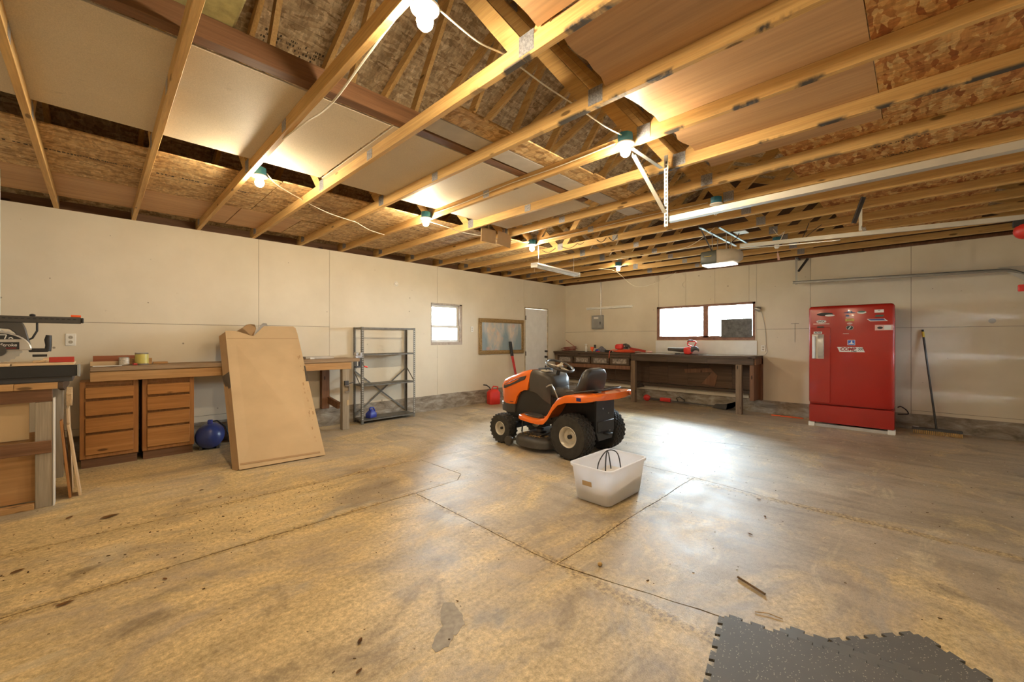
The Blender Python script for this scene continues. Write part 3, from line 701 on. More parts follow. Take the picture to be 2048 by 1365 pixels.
# cables
def cable(pts, label, r=0.0045, mat='cable', name='cable', cat='cable', sub=6):
    P_ = [Vector(p) for p in pts]; out = []
    for i in range(len(P_)-1):
        p0 = P_[max(i-1, 0)]; p1 = P_[i]; p2 = P_[i+1]; p3 = P_[min(i+2, len(P_)-1)]
        for j in range(sub):
            t = j/sub; out.append(0.5*((2*p1)+(-p0+p2)*t+(2*p0-5*p1+4*p2-p3)*t*t+(-p0+3*p1-3*p2+p3)*t**3))
    out.append(P_[-1]); b = MB(); b.tube(out, r, 6); o = b.build(name, mat); return tag(o, label, cat)
ct = ZT+0.0945
cable([(-7.57, -5.06, 2.79), (-7.3, -5.02, 2.80), (-7.12, -5.0, ct), (-7.06, -5.0, ct), (-6.8, -5.02, 2.81), (-6.49, -4.99, ct), (-6.46, -4.99, ct), (-6.2, -5.04, 2.79), (-5.998, -5.06, 2.79)], 'white cable running over the trusses between the two bright bulbs beside the plywood')
cable([(-7.565, -2.52, 2.79), (-7.40, -2.25, 2.80), (-7.11, -2.02, 2.79), (-7.05, -1.98, 2.785), (-6.8, -1.90, 2.75), (-6.52, -1.84, 2.735), (-6.45, -1.82, 2.735), (-6.2, -1.66, 2.72), (-5.93, -1.52, 2.736)], 'white cable drooping from the bulb over the cardboard along the strand board')
cable([(-7.66, -4.98, 2.80), (-7.665, -4.6, 2.742), (-7.66, -4.25, 2.70), (-7.65, -4.0, 2.715), (-7.66, -3.75, 2.742), (-7.69, -3.4, 2.743)], 'white cable sagging below the truss with the bright bulb', r=0.006)
cable([(-5.894, -4.95, 2.80), (-5.894, -4.4, 2.79), (-5.894, -3.8, 2.80), (-5.894, -3.2, 2.785), (-5.894, -2.62, 2.79)], 'white cable stapled along the side of a truss between two bulbs')
cable([(-4.065, -4.97, 2.79), (-4.065, -4.2, 2.80), (-4.065, -3.3, 2.785), (-4.065, -2.62, 2.79)], 'white cable stapled along the truss with the spiral bulb')
cable([(-5.88, -2.45, 2.74), (-5.5, -2.4, 2.735), (-5.25, -2.35, 2.738), (-4.95, -2.45, 2.72), (-4.4, -2.5, 2.735), (-4.175, -2.52, 2.77)], 'white cable between the shelving bulb and the tube fixture bulb')
cable([(-1.7, -2.1, 2.735), (-1.4, -2.3, 2.70), (-1.0, -2.5, 2.42), (-0.6, -2.75, 2.50), (-0.2, -3.0, 2.735)], 'thin wire loop drooping in front of the right wall', r=0.003)
cable([(-3.2, -4.75, 2.735), (-2.9, -4.3, 2.62), (-2.6, -3.6, 2.66), (-2.4, -3.0, 2.735)], 'thin pale wire looping from the opener hanger', r=0.003)
cable([(-2.60, -5.25, 2.74), (-2.55, -5.30, 2.66), (-2.49, -5.34, 2.70), (-2.43, -5.28, 2.60), (-2.37, -5.33, 2.74)], 'thin tan wire tangle hanging between trusses above the opener', r=0.003)
cable([(-2.60, -5.62, 2.74), (-2.50, -5.55, 2.62), (-2.46, -5.50, 2.55), (-2.44, -5.62, 2.66), (-2.42, -5.72, 2.74)], 'thin dark wire loop hanging behind the opener rail', r=0.004, mat='black')
cable([(-0.02, -3.05, 2.74), (-0.012, -3.12, 2.60), (-0.012, -3.05, 2.50), (-0.012, -3.10, 2.42)], 'short pale wire dangling on the wall above the wide window', r=0.003)
b = MB(); b.lathe([(0.035, -0.0005), (0.035, -0.006), (0.002, -0.007)], (0, -7.27, 1.60), 'x', 20); tag(b.build('round_cover', 'panel_round'), 'small round grey cover on the right wall near the garage door', 'cover')
# scorch-like painted squiggles on a truss chord : dark marks on the face of one truss
XS = TX[TX.index(min(TX, key=lambda v: abs(v+3.447)))]
for y0, w, h in ((-2.15, 0.28, 0.05), (-2.55, 0.30, 0.05), (-2.85, 0.12, 0.02), (-3.2, 0.16, 0.05), (-3.40, 0.14, 0.06)):
    b = MB(); b.tube([(-0.0008, y0-w*t, 0.045-h*math.sin(PI*t)+0.02) for t in [i/12 for i in range(13)]], 0.0055, 5)
    sm = b.build('painted_squiggle', 'print_ink')
    for t_ in COL.objects:
        if t_.name.startswith('roof_truss') and abs(t_.location.x-XS) < 1e-4: sm.parent = t_; break
# hanging tube fixture
ft = thing('tube_fixture', 'white two-lamp tube fixture hung on chains under the trusses', 'light fixture', (-3.51, -2.51, 2.43), 0.09)
MB().prism([(-0.055, 0.0), (-0.065, 0.012), (-0.035, 0.04), (0.035, 0.04), (0.065, 0.012), (0.055, 0.0)], 'x', -0.61, 0.61).build('reflector', 'white_paint', ft)
for y in (-0.028, 0.028): MB().tube([(-0.58, y, -0.012), (0.58, y, -0.012)], 0.0125, 10).build('tube', 'bulb_off', ft)
for x in (-0.61, 0.598): MB().box(x, x+0.012, -0.06, 0.06, -0.028, 0.04).build('end_cap', 'white_plastic', ft)
for x in (-0.5, 0.5): MB().tube([(x, 0, 0.04), (x, 0, 0.318)], 0.003, 5).build('chain', 'steel', ft)
MB().tube([(-0.56, 0.03, -0.02), (-0.56, 0.03, -0.09)], 0.002, 5).build('pull_cord', 'cable', ft)
# batten light on the right wall
bt = thing('wall_tube_light', 'unlit white tube light on the right wall above the electrical panel', 'light fixture', (0, -1.30, 2.11))
MB().box(-0.05, -0.001, -0.63, 0.63, 0.0, 0.03).build('housing', 'white_plastic', bt, bev=0.003); MB().tube([(-0.035, -0.6, -0.012), (-0.035, 0.6, -0.012)], 0.0125, 10).build('tube', 'bulb_off', bt)
for y in (-0.62, 0.605): MB().box(-0.055, -0.001, y, y+0.015, -0.028, 0.032).build('end_cap', 'white_plastic', bt)
MB().tube([(-0.03, 0.6, 0), (-0.035, 0.62, -0.04), (-0.01, 0.55, -0.09)], 0.003, 5).build('cord', 'cable', bt)
# electrical panel
ep = thing('electrical_panel', 'grey electrical panel with white label on the right wall', 'electrical panel', (0, -1.01, 1.61))
plain('panel_grey', (0.33, 0.33, 0.32), 0.45, 0.2)
MB().box(-0.085, -0.0005, -0.15, 0.15, 0, 0.325).build('cabinet', 'panel_grey', ep, bev=0.004)
MB().box(-0.092, -0.085, -0.135, 0.135, 0.015, 0.31).build('cover', 'panel_grey', ep, bev=0.003); MB().box(-0.0935, -0.092, -0.05, 0.08, 0.235, 0.285).build('paper_label', 'paper', ep)
MB().box(-0.096, -0.092, -0.115, -0.085, 0.10, 0.17).build('latch', 'dark_steel', ep)
b = MB().tube([(-0.03, -1.09, 1.94), (-0.03, -1.09, 2.30), (-0.03, -1.09, 2.745)], 0.0125, 10); tag(b.build('conduit', 'steel'), 'thin steel conduit rising from the electrical panel', 'conduit')

# ================================================================= DOOR TRACKS AND OPENER
def cprof(p0, p1, w=0.055, h=0.06, side=1):
    pass
def angle_bar(b, p0, p1, leg, t, a, c):
    """L section swept p0->p1, legs along a and c"""
    p0, p1, a, c = Vector(p0), Vector(p1), Vector(a), Vector(c)
    prof = [Vector((0, 0)), Vector((leg, 0)), Vector((leg, t)), Vector((t, t)), Vector((t, leg)), Vector((0, leg))]
    b.loft([[p0+a*q.x+c*q.y for q in prof], [p1+a*q.x+c*q.y for q in prof]])
def holes(b, p0, p1, leg, a, nrm, step=0.03, sz=0.012):
    p0, p1, a, nrm = Vector(p0), Vector(p1), Vector(a), Vector(nrm); d = p1-p0; n = int(d.length/step); u = d.normalized()
    for i in range(1, n):
        c = p0+u*(i*step)+a*leg*0.55+nrm*0.0006
        q = [c+u*sx*sz*0.8+a*sy*sz*0.5 for sx, sy in ((-1, -1), (1, -1), (1, 1), (-1, 1))]
        vs = [b.bm.verts.new(v) for v in q]; b.bm.faces.new(vs)
TRX, TRZ = -5.38, 2.29
t1 = thing('door_track', 'galvanised door track hung from perforated angle brackets', 'door track', (0, 0, 0))
def track(t, x, z, y0, mir, z2=None, mat='galv'):
    z2 = z if z2 is None else z2
    sec = [(0, 0), (mir*0.055, 0), (mir*0.055, 0.012), (mir*0.048, 0.012), (mir*0.048, 0.005), (mir*0.006, 0.005), (mir*0.006, 0.032), (mir*0.05, 0.036), (mir*0.05, 0.042), (0, 0.042)]
    path = [((y0), z, 0)]
    for i in range(9):
        a = (PI/2)*i/8; path.append((-7.33-0.36*math.sin(a), z2-0.36*(1-math.cos(a)), a))
    path.append((-7.69, 0.02, PI/2))
    secs = []
    for y, zz, a in path:
        secs.append([(x+u, y+math.sin(a)*v, zz+math.cos(a)*v) if True else None for u, v in sec])
    b = MB(); b.loft(secs); return b.build('rail', mat, t, smooth=30)
track(t1, TRX, TRZ, -5.12, 1)
b = MB(); angle_bar(b, (-5.40, -5.10, 2.25), (-5.40, -5.10, 2.82), 0.032, 0.003, (1, 0, 0), (0, -1, 0)); b.build('upright_bracket', 'galv', t1)
b = MB(); angle_bar(b, (-5.40, -5.09, 2.36), (-5.74, -5.00, 2.74), 0.032, 0.003, (0, -1, 0), (0.4, 0, 0.9)); b.build('diagonal_brace', 'galv', t1)
b = MB(); angle_bar(b, (-5.42, -5.075, 2.715), (-5.90, -5.075, 2.715), 0.03, 0.003, (0, -1, 0), (0, 0, 1)); b.build('cross_bracket', 'galv', t1)
b = MB(); holes(b, (-5.40, -5.10, 2.25), (-5.40, -5.10, 2.82), 0.032, (0, -1, 0), (-1, 0, 0)); holes(b, (-5.40, -5.132, 2.25), (-5.40, -5.132, 2.82), 0.032, (1, 0, 0), (0, -1, 0), 0.03)
holes(b, (-5.40, -5.122, 2.36), (-5.74, -5.032, 2.74), 0.032, (0.4, 0, 0.9), (0, -1, 0)); b.build('perforation', 'black', t1, smooth=0)
t2 = thing('door_track', 'galvanised door track along the right wall with triangular bracket', 'door track', (0, 0, 0))
track(t2, -0.22, 2.30, -5.03, -1, 2.235, 'galv_dark')
b = MB(); angle_bar(b, (-0.22, -5.06, 2.29), (-0.22, -5.06, 2.745), 0.032, 0.003, (0, -1, 0), (1, 0, 0)); b.build('upright_bracket', 'galv_dark', t2)
b = MB(); angle_bar(b, (-0.20, -5.09, 2.50), (-0.03, -5.20, 2.735), 0.028, 0.004, (0, -1, 0), (0, 0, 1)); b.build('diagonal_brace', 'dark_steel', t2)
b = MB(); b.box(-0.225, -0.02, -5.10, -5.07, 2.72, 2.745); b.build('cross_bracket', 'dark_steel', t2)
b = MB(); b.prism([(-7.69, 2.30), (-7.30, 2.30), (-7.69, 1.95)], 'x', -0.215, -0.210); b.build('flag_bracket', 'galv', t2)

op = thing('garage_door_opener', 'beige and dark olive garage door opener hung under the trusses', 'door opener', (-2.85, -4.74, 2.33))
def bodysec(y, w, h, r): return [(px_, y, pz+0.09) for px_, pz in rrect(w, h, r, 3)]
MB().loft([bodysec(0.24, 0.25, 0.145, 0.02), bodysec(0.225, 0.27, 0.165, 0.02), bodysec(0.04, 0.28, 0.175, 0.02), bodysec(0.0405, 0.27, 0.165, 0.02)]).build('rear_cover', 'olive', op)
MB().loft([bodysec(0.038, 0.275, 0.18, 0.02), bodysec(-0.08, 0.27, 0.175, 0.04), bodysec(-0.16, 0.24, 0.155, 0.05), bodysec(-0.215, 0.17, 0.11, 0.05), bodysec(-0.225, 0.10, 0.07, 0.03)]).build('housing', 'beige_plastic', op)
MB().prism([(-0.11, 0.23), (0.11, 0.23), (0.13, 0.0), (0.10, -0.15), (-0.10, -0.15), (-0.13, 0.0)], 'z', -0.012, 0.004).build('light_lens', 'opener_light', op, bev=0.004)
MB().box(-0.1385, -0.137, 0.10, 0.19, 0.10, 0.108).build('brand_mark', 'yellow', op, smooth=0)
for x in (-0.10, 0.10):
    b = MB(); b.box(x-0.012, x+0.012, 0.10, 0.102, 0.17, 0.40); b.build('hanger_strap', 'galv', op); b = MB(); b.box(x-0.012, x+0.012, -0.07, -0.068, 0.17, 0.40); b.build('hanger_strap', 'galv', op)
b = MB(); angle_bar(b, (-0.56, 0.105, 0.385), (0.84, 0.105, 0.385), 0.032, 0.004, (0, -1, 0), (0, 0, 1)); b.build('hanger_angle', 'dark_steel', op)
b = MB(); angle_bar(b, (-0.40, -0.065, 0.385), (0.84, -0.065, 0.385), 0.028, 0.004, (0, -1, 0), (0, 0, 1)); b.build('hanger_angle', 'dark_steel', op)
b = MB(); b.bar((-0.50, 0.10, 0.38), (-0.12, 0.10, 0.17), 0.016, 0.004); b.build('sway_strap', 'dark_steel', op)
b = MB(); b.bar((0, -0.20, 0.205), (0, -2.95, 0.07), 0.032, 0.045); b.build('rail', 'galv', op)
b = MB(); b.tube([(0.0, -0.2, 0.165), (0, -1.2, 0.11)], 0.006, 6); b.build('chain', 'steel', op)
b = MB(); b.tube([(0.06, -0.05, 0.18), (0.12, -0.02, 0.26), (0.17, -0.12, 0.36), (0.14, -0.15, 0.405)], 0.005, 6); b.build('power_cord', 'black', op)
b = MB(); b.box(0.06, 0.24, -0.24, -0.10, 0.408, 0.416); b.build('outlet_cover', 'white_plastic', op)
# mid rail hanger
b = MB(); b.box(-2.88, -2.876, -6.128, -6.10, 2.505, 2.80); hb = b; tag(b.build('rail_hanger', 'galv'), 'perforated strap holding the middle of the opener rail', 'bracket')
b = MB(); angle_bar(b, (-3.02, -6.13, 2.503), (-2.70, -6.13, 2.503), 0.03, 0.003, (0, -1, 0), (0, 0, 1)); holes(b, (-3.02, -6.16, 2.503), (-2.70, -6.16, 2.503), 0.03, (0, 0, 1), (0, -1, 0)); tag(b.build('rail_clamp_angle', 'galv'), 'short perforated angle clamped on the opener rail', 'bracket')
b = MB(); b.obox((-3.30, -6.12, 2.63), (0.045, 0.004, 0.26), (0.3, 0, 0.3)); b.obox((-3.28, -6.13, 2.63), (0.004, 0.04, 0.26), (0.3, 0, 0.3)); tag(b.build('angle_offcut', 'dark_steel'), 'dark bent angle piece screwed to a truss beside the opener rail', 'bracket')
# emergency release
rl = thing('emergency_release', 'red release ball with red cord and handle hanging from the opener rail', 'release cord', (-2.85, -7.20, 0))
MB().box(-0.03, 0.03, -0.12, 0.05, 2.345, 2.40).build('trolley', 'black', rl, bev=0.004)
b = MB(); b.ell((0, -0.02, 2.30), (0.07, 0.07, 0.07)); b.build('ball', 'red', rl)
MB().tube([(0, -0.02, 2.24), (0, -0.02, 1.83)], 0.004, 6).build('cord', 'red', rl); MB().box(-0.02, 0.02, -0.06, 0.02, 1.77, 1.83).build('handle', 'red', rl, bev=0.006)
tg = MB(); tg.prism([(-5.13, 2.50), (-5.11, 2.60), (-5.09, 2.60), (-5.10, 2.50)], 'x', -1.65, -1.64); tg.tube([(-1.645, -5.10, 2.59), (-1.645, -5.10, 2.64)], 0.003, 5)
tag(tg.build('red_tag', 'sticker_pink'), 'faded red tag dangling under the unlit globe bulb', 'tag')
# ================================================================= RIDING MOWER
mw = thing('riding_mower', 'orange and black riding lawn mower with silver wheel rims', 'riding mower', (-4.515, -3.78, 0.0))
def wheel(name, x, y, R, wd, rimr, face, lugrows):
    t0 = MB(); h = wd/2
    prof = [(rimr, -h*0.86), (R*0.82, -h), (R*0.93, -h*0.96), (R*0.985, -h*0.72), (R, -h*0.3), (R, h*0.3), (R*0.985, h*0.72), (R*0.93, h*0.96), (R*0.82, h), (rimr, h*0.86)]
    t0.lathe(prof, (x, y, R+0.004), 'x', 40, cap=False)
    n = 26 if R > 0.22 else 22
    for k in range(n):
        for j in range(lugrows):
            a = 2*PI*(k+(0.5 if j % 2 else 0))/n; u = (j-(lugrows-1)/2)/(lugrows-1)*1.62*h
            rr = R*(1-0.05*abs(u/h)**3)+0.002
            c = Vector((x+u, y+math.cos(a)*rr, R+0.004+math.sin(a)*rr))
            M4 = Matrix.Translation(c) @ Matrix.Rotation(a, 4, 'X') @ Matrix.Rotation(0.5 if j % 2 else -0.5, 4, 'X')
            t0.box(-h*0.15, h*0.15, -0.005, 0.004, -R*0.055, R*0.055, Matrix.Translation(c) @ Matrix.Rotation(a, 4, 'X') @ Matrix.Rotation((0.55 if (j < lugrows/2) else -0.55), 4, 'Y').inverted() if False else Matrix.Translation(c) @ Matrix.Rotation(a, 4, 'X'))
    ty = t0.build(name, 'rubber', mw, smooth=35)
    r0 = MB(); f = face
    r0.lathe([(rimr*1.04, -f*-h*0.0+f*h*0.84), (rimr*0.98, f*h*0.90), (rimr*0.90, f*h*0.84), (rimr*0.80, f*h*0.62), (rimr*0.74, f*h*0.30), (rimr*0.45, f*h*0.22), (rimr*0.34, f*h*0.30), (rimr*0.16, f*h*0.30)], (x, y, R+0.004), 'x', 32, cap=False)
    r0.lathe([(rimr*1.02, -f*h*0.85), (rimr*0.85, -f*h*0.5), (0.03, -f*h*0.4)], (x, y, R+0.004), 'x', 24, cap=False)
    r0.build('rim', 'rim_silver', ty, label='dusty silver rim')
    MB().lathe([(rimr*0.2, f*h*0.2), (rimr*0.2, f*h*0.62), (rimr*0.12, f*h*0.66), (0.001, f*h*0.66)], (x, y, R+0.004), 'x', 12).build('hub_cap', 'black', ty)
for s in (-1, 1):
    wheel('rear_wheel', s*0.325, 0.0, 0.250, 0.20, 0.118, s, 7)
    wheel('front_wheel', s*0.345, 1.09, 0.187, 0.15, 0.088, s, 6)
# chassis
b = MB(); b.box(-0.17, 0.17, -0.24, 1.22, 0.30, 0.42); b.box(-0.20, 0.20, -0.10, 0.12, 0.17, 0.34); b.box(-0.30, 0.30, 1.05, 1.12, 0.16, 0.23); b.box(-0.05, 0.05, 1.0, 1.2, 0.2, 0.32); b.box(-0.25, 0.25, -0.025, 0.025, 0.23, 0.28)
b.tube([(-0.13, 0.2, 0.30), (-0.30, 0.5, 0.17)], 0.012, 6); b.tube([(-0.12, 0.95, 0.30), (-0.25, 0.85, 0.16)], 0.012, 6)
b.build('chassis', 'black', mw, bev=0.006)
b = MB(); b.prism([(-0.19, 0.66), (0.19, 0.66), (0.19, 0.30), (0.14, 0.20), (-0.14, 0.20), (-0.19, 0.30)], 'y', -0.23, -0.20); b.box(-0.05, 0.05, -0.30, -0.23, 0.27, 0.285); b.box(-0.17, 0.17, -0.20, -0.05, 0.42, 0.62)
b.build('rear_plate', 'black', mw, bev=0.004)
for p in ((-0.06, 0.56), (0.05, 0.5), (-0.08, 0.38), (-0.05, 0.36), (0.08, 0.30)): MB().lathe([(0.009, -0.23), (0.009, -0.238), (0.004, -0.239)], (p[0], 0, p[1]), 'y', 8).build('bolt', 'steel', mw)
# engine bay sides and dash
def rs(y, w, z0, z1, r, n=4, taper=0.0):
    pts = []
    pts += [(-w*(1), y, z0), (-w, y, z1-r)]
    for i in range(1, n+1): a = PI-(PI/2)*i/n; pts.append((-w+r+r*math.cos(a)+taper*0, y, z1-r+r*math.sin(a)))
    for i in range(0, n+1): a = PI/2-(PI/2)*i/n; pts.append((w-r+r*math.cos(a), y, z1-r+r*math.sin(a)))
    pts += [(w, y, z0)]
    return pts
b = MB(); b.loft([rs(0.42, 0.185, 0.36, 0.72, 0.03), rs(0.52, 0.215, 0.36, 0.74, 0.03), rs(0.80, 0.225, 0.34, 0.74, 0.03), rs(1.04, 0.20, 0.34, 0.66, 0.03), rs(1.20, 0.17, 0.36, 0.58, 0.03)]); b.build('engine_cover', 'black_satin', mw)
b = MB(); b.loft([rs(0.39, 0.12, 0.56, 0.80, 0.05), rs(0.43, 0.19, 0.55, 0.885, 0.06), rs(0.50, 0.232, 0.60, 0.93, 0.05), rs(0.60, 0.243, 0.67, 0.955, 0.05), rs(0.67, 0.245, 0.69, 0.962, 0.05), rs(0.725, 0.243, 0.695, 0.955, 0.05)]); b.build('dash_cowl', 'charcoal', mw)
b = MB(); b.obox((-0.10, 0.56, 0.951), (0.13, 0.10, 0.012), (0.15, 0, 0)); b.build('dash_panel', 'beige_plastic', mw, bev=0.003)
b = MB(); b.tube([(-0.09, 0.57, 0.955), (-0.09, 0.585, 1.0)], 0.006, 6); b.ell((-0.09, 0.586, 1.005), (0.014, 0.014, 0.012), 8, 6); b.build('throttle_lever', 'black', mw)
b = MB(); b.loft([[(x*0.12, y, z+0.004*math.sin(i)) for i, (x, y, z) in enumerate([(math.cos(a), 0.66+0.07*math.sin(a), zz) for a in [2*PI*j/20 for j in range(20)]])] for zz in (0.955, 0.975)]); b.build('fuel_cap', 'black', mw)
# hood
def hs(y, w, zb, zt, yl=0.0, r=0.06):
    return [(px_, y + yl*(1-abs(px_)/max(w, 1e-3))*0.0, pz) for px_, _, pz in rs(y, w, zb, zt, r)]
hood = []
for y, w, zb, zt, r, lean in ((0.735, 0.247, 0.70, 0.965, 0.055, 0.035), (0.80, 0.246, 0.695, 0.955, 0.06, 0.02), (0.88, 0.243, 0.665, 0.935, 0.06, 0.01), (0.95, 0.238, 0.60, 0.91, 0.065, 0), (0.99, 0.235, 0.50, 0.895, 0.065, 0), (1.10, 0.222, 0.49, 0.86, 0.07, -0.01), (1.20, 0.205, 0.49, 0.82, 0.07, -0.02), (1.275, 0.175, 0.50, 0.775, 0.07, -0.02), (1.32, 0.13, 0.55, 0.72, 0.06, 0.0)):
    ring = rs(y, w, zb, zt, r); hood.append([(p[0], p[1]-lean*((p[2]-zb)/(zt-zb)-0.4)*2 if lean else p[1], p[2]) for p in ring])
MB().loft(hood).build('hood', 'orange', mw, smooth=50)
for s in (-1, 1):
    def sx(y):
        K = [(0.735, 0.247), (0.88, 0.243), (0.99, 0.235), (1.10, 0.222), (1.20, 0.205), (1.275, 0.175), (1.32, 0.13)]
        for (a, wa), (c, wc) in zip(K, K[1:]):
            if y <= c: return s*(wa+(wc-wa)*(y-a)/(c-a)+0.007)
        return s*0.13
    b = MB(); P1 = [(0.775, 0.885), (0.80, 0.835), (0.99, 0.765), (1.10, 0.725), (1.20, 0.69), (1.25, 0.685), (1.235, 0.73), (1.18, 0.755), (1.0, 0.82), (0.88, 0.86)]
    b.loft([[(sx(y)+s*0.002, y, z) for y, z in P1], [(sx(y)-s*0.03, y, z) for y, z in P1]]); b.build('hood_vent', 'charcoal', mw, bev=0.002)
    b = MB(); P2 = [(1.30, 0.62), (1.265, 0.64), (1.255, 0.585), (1.29, 0.56)]
    b.loft([[(s*0.165, y, z) for y, z in P2], [(s*0.10, y+0.045, z) for y, z in P2]]); b.build('headlight', 'steel', mw, bev=0.004)
    b = MB(); b.box(-0.0008, 0.0008, 1.02, 1.09, 0.52, 0.528, Matrix.Translation((s*0.2315, 0, 0)) @ Matrix.Rotation(-s*-0.0, 4, 'Z')); b.build('model_mark', 'print_ink', mw, smooth=0)
b = MB(); b.loft([rs(1.0, 0.225, 0.385, 0.50, 0.02), rs(1.15, 0.215, 0.375, 0.50, 0.02), rs(1.27, 0.185, 0.385, 0.50, 0.03), rs(1.335, 0.13, 0.41, 0.50, 0.03), rs(1.36, 0.06, 0.43, 0.48, 0.02)]); b.build('front_bumper', 'charcoal', mw, smooth=50)
b = MB(); b.loft([rs(1.30, 0.15, 0.53, 0.70, 0.03), rs(1.337, 0.12, 0.56, 0.69, 0.03)]); b.build('grille', 'black', mw)
b = MB(); b.loft([rs(1.24, 0.205, 0.465, 0.502, 0.01), rs(1.31, 0.165, 0.462, 0.502, 0.01), rs(1.362, 0.09, 0.465, 0.50, 0.01)]); b.build('bumper_trim', 'silver_guard', mw)
# steering wheel
M4 = Matrix.Translation((0, 0.43, 1.015)) @ Matrix.Rotation(math.radians(22), 4, 'X')
b = MB(); b.tube([M4 @ Vector((0.175*math.cos(a), 0.175*math.sin(a), 0)) for a in [2*PI*i/36 for i in range(36)]], 0.0155, 10, closed=True); b.build('steering_wheel', 'charcoal', mw)
b = MB()
for a in (0.5, 2.64, 4.71): b.bar(M4 @ Vector((0.02*math.cos(a), 0.02*math.sin(a), -0.012)), M4 @ Vector((0.17*math.cos(a), 0.17*math.sin(a), -0.002)), 0.035, 0.010, M4.to_3x3() @ Vector((0, 0, 1)))
b.ell(M4 @ Vector((0, 0, -0.005)), (0.045, 0.045, 0.022)); b.build('wheel_spokes', 'beige_plastic', mw)
b = MB(); b.tube([M4 @ Vector((0, 0, -0.01)), (0, 0.46, 0.90)], 0.024, 10); b.build('steering_column', 'black_satin', mw)
# seat
path = [(0.40, 0.680, 0.10, 0.030), (0.375, 0.690, 0.17, 0.05), (0.30, 0.70, 0.205, 0.058), (0.15, 0.695, 0.222, 0.062), (0.0, 0.695, 0.23, 0.065), (-0.075, 0.725, 0.232, 0.062), (-0.125, 0.80, 0.232, 0.055), (-0.15, 0.88, 0.226, 0.05), (-0.168, 0.95, 0.205, 0.044), (-0.178, 0.99, 0.165, 0.034), (-0.182, 1.008, 0.10, 0.018)]
secs = []
path = [(y+0.085, z, w*1.03, t*1.08) for y, z, w, t in path]
for i, (y, z, w, t) in enumerate(path):
    a = Vector(path[max(i-1, 0)][:2]); c = Vector(path[min(i+1, len(path)-1)][:2]); d = (c-a).normalized(); nrm = Vector((d.y, -d.x))
    if nrm.y < 0 and i < 5: nrm = -nrm
    nrm = Vector((-d.y, d.x)); 
    ring = [(u, y+nrm.x*v, z+nrm.y*v) for u, v in rrect(2*w, 2*t, t*0.95, 5)]
    secs.append(ring)
st = MB().loft(secs).build('seat', 'black_satin', mw, smooth=60); st.data.materials[0] = plain('seat_vinyl', (0.045, 0.041, 0.038), 0.34, var=0.1)
b = MB(); b.box(-0.13, 0.13, -0.02, 0.30, 0.60, 0.645); b.build('seat_base', 'black', mw, bev=0.01)
# fenders and foot steps
stn = [(0.80, 0.405, 0.012, 0.30), (0.765, 0.415, 0.05, 0.40), (0.70, 0.413, 0.055, 0.43), (0.55, 0.402, 0.055, 0.44), (0.42, 0.400, 0.06, 0.44), (0.33, 0.425, 0.07, 0.44), (0.27, 0.49, 0.075, 0.44), (0.20, 0.60, 0.08, 0.44), (0.12, 0.685, 0.085, 0.44), (0.02, 0.722, 0.085, 0.44), (-0.09, 0.735, 0.085, 0.44), (-0.17, 0.738, 0.080, 0.44), (-0.24, 0.742, 0.075, 0.435), (-0.31, 0.750, 0.07, 0.41), (-0.36, 0.755, 0.06, 0.36), (-0.385, 0.748, 0.04, 0.29)]
b = MB()
for s in (-1, 1):
    secs = []
    for y, z, sk, xo in stn:
        xi = 0.155; r = 0.03
        secs.append([(s*xi, y, z-0.012), (s*xi, y, z), (s*(xo-r), y, z), (s*(xo-r*0.3), y, z-r*0.3), (s*xo, y, z-r), (s*xo, y, z-sk), (s*(xo-0.008), y, z-sk), (s*(xo-0.010), y, z-r), (s*(xo-r), y, z-0.012)])
    b.loft(secs)
b.loft([[(x, -0.33-0.075*math.cos(x/0.37*PI/2), z) for z in (0.685, 0.74, 0.755)] + [(x, -0.28, 0.757), (x, -0.27, 0.70)] for x in [-0.34+0.0566*i for i in range(13)]])
b.build('fender_body', 'orange', mw, smooth=45)
for s in (-1, 1):
    MB().prism([(s*0.22, 0.72), (s*0.34, 0.73), (s*0.385, 0.62), (s*0.385, 0.44), (s*0.30, 0.43), (s*0.22, 0.55)], 'z', 0.398, 0.4215).build('foot_mat', 'charcoal', mw, bev=0.003)
    MB().box(s*0.4405-0.0008, s*0.4405+0.0008, -0.20, -0.14, 0.675, 0.712).build('decal', 'sticker_navy', mw, smooth=0)
MB().box(-0.155, 0.155, -0.28, 0.25, 0.655, 0.70).build('seat_deck', 'black', mw, bev=0.01)
MB().box(-0.16, 0.16, -0.18, 0.44, 0.40, 0.654).build('tunnel_cover', 'black', mw, bev=0.015)
b = MB(); b.tube([(-0.28, 0.0, 0.735), (-0.27, -0.26, 0.785), (-0.18, -0.32, 0.788), (0.18, -0.32, 0.788), (0.27, -0.26, 0.785), (0.28, 0.0, 0.735)], 0.011, 8); b.build('rear_bar', 'black_satin', mw)
b = MB(); b.tube([(-0.25, 0.25, 0.62), (-0.25, 0.30, 0.72), (-0.25, 0.36, 0.80)], 0.008, 8); b.tube([(-0.25, 0.36, 0.80), (-0.25, 0.40, 0.79), (-0.25, 0.44, 0.765)], 0.009, 8); b.build('lift_lever', 'steel', mw)
b = MB(); b.tube([(-0.22, 0.16, 0.73), (-0.215, 0.05, 0.745), (-0.215, -0.02, 0.735)], 0.012, 8); b.build('side_handle', 'charcoal', mw)
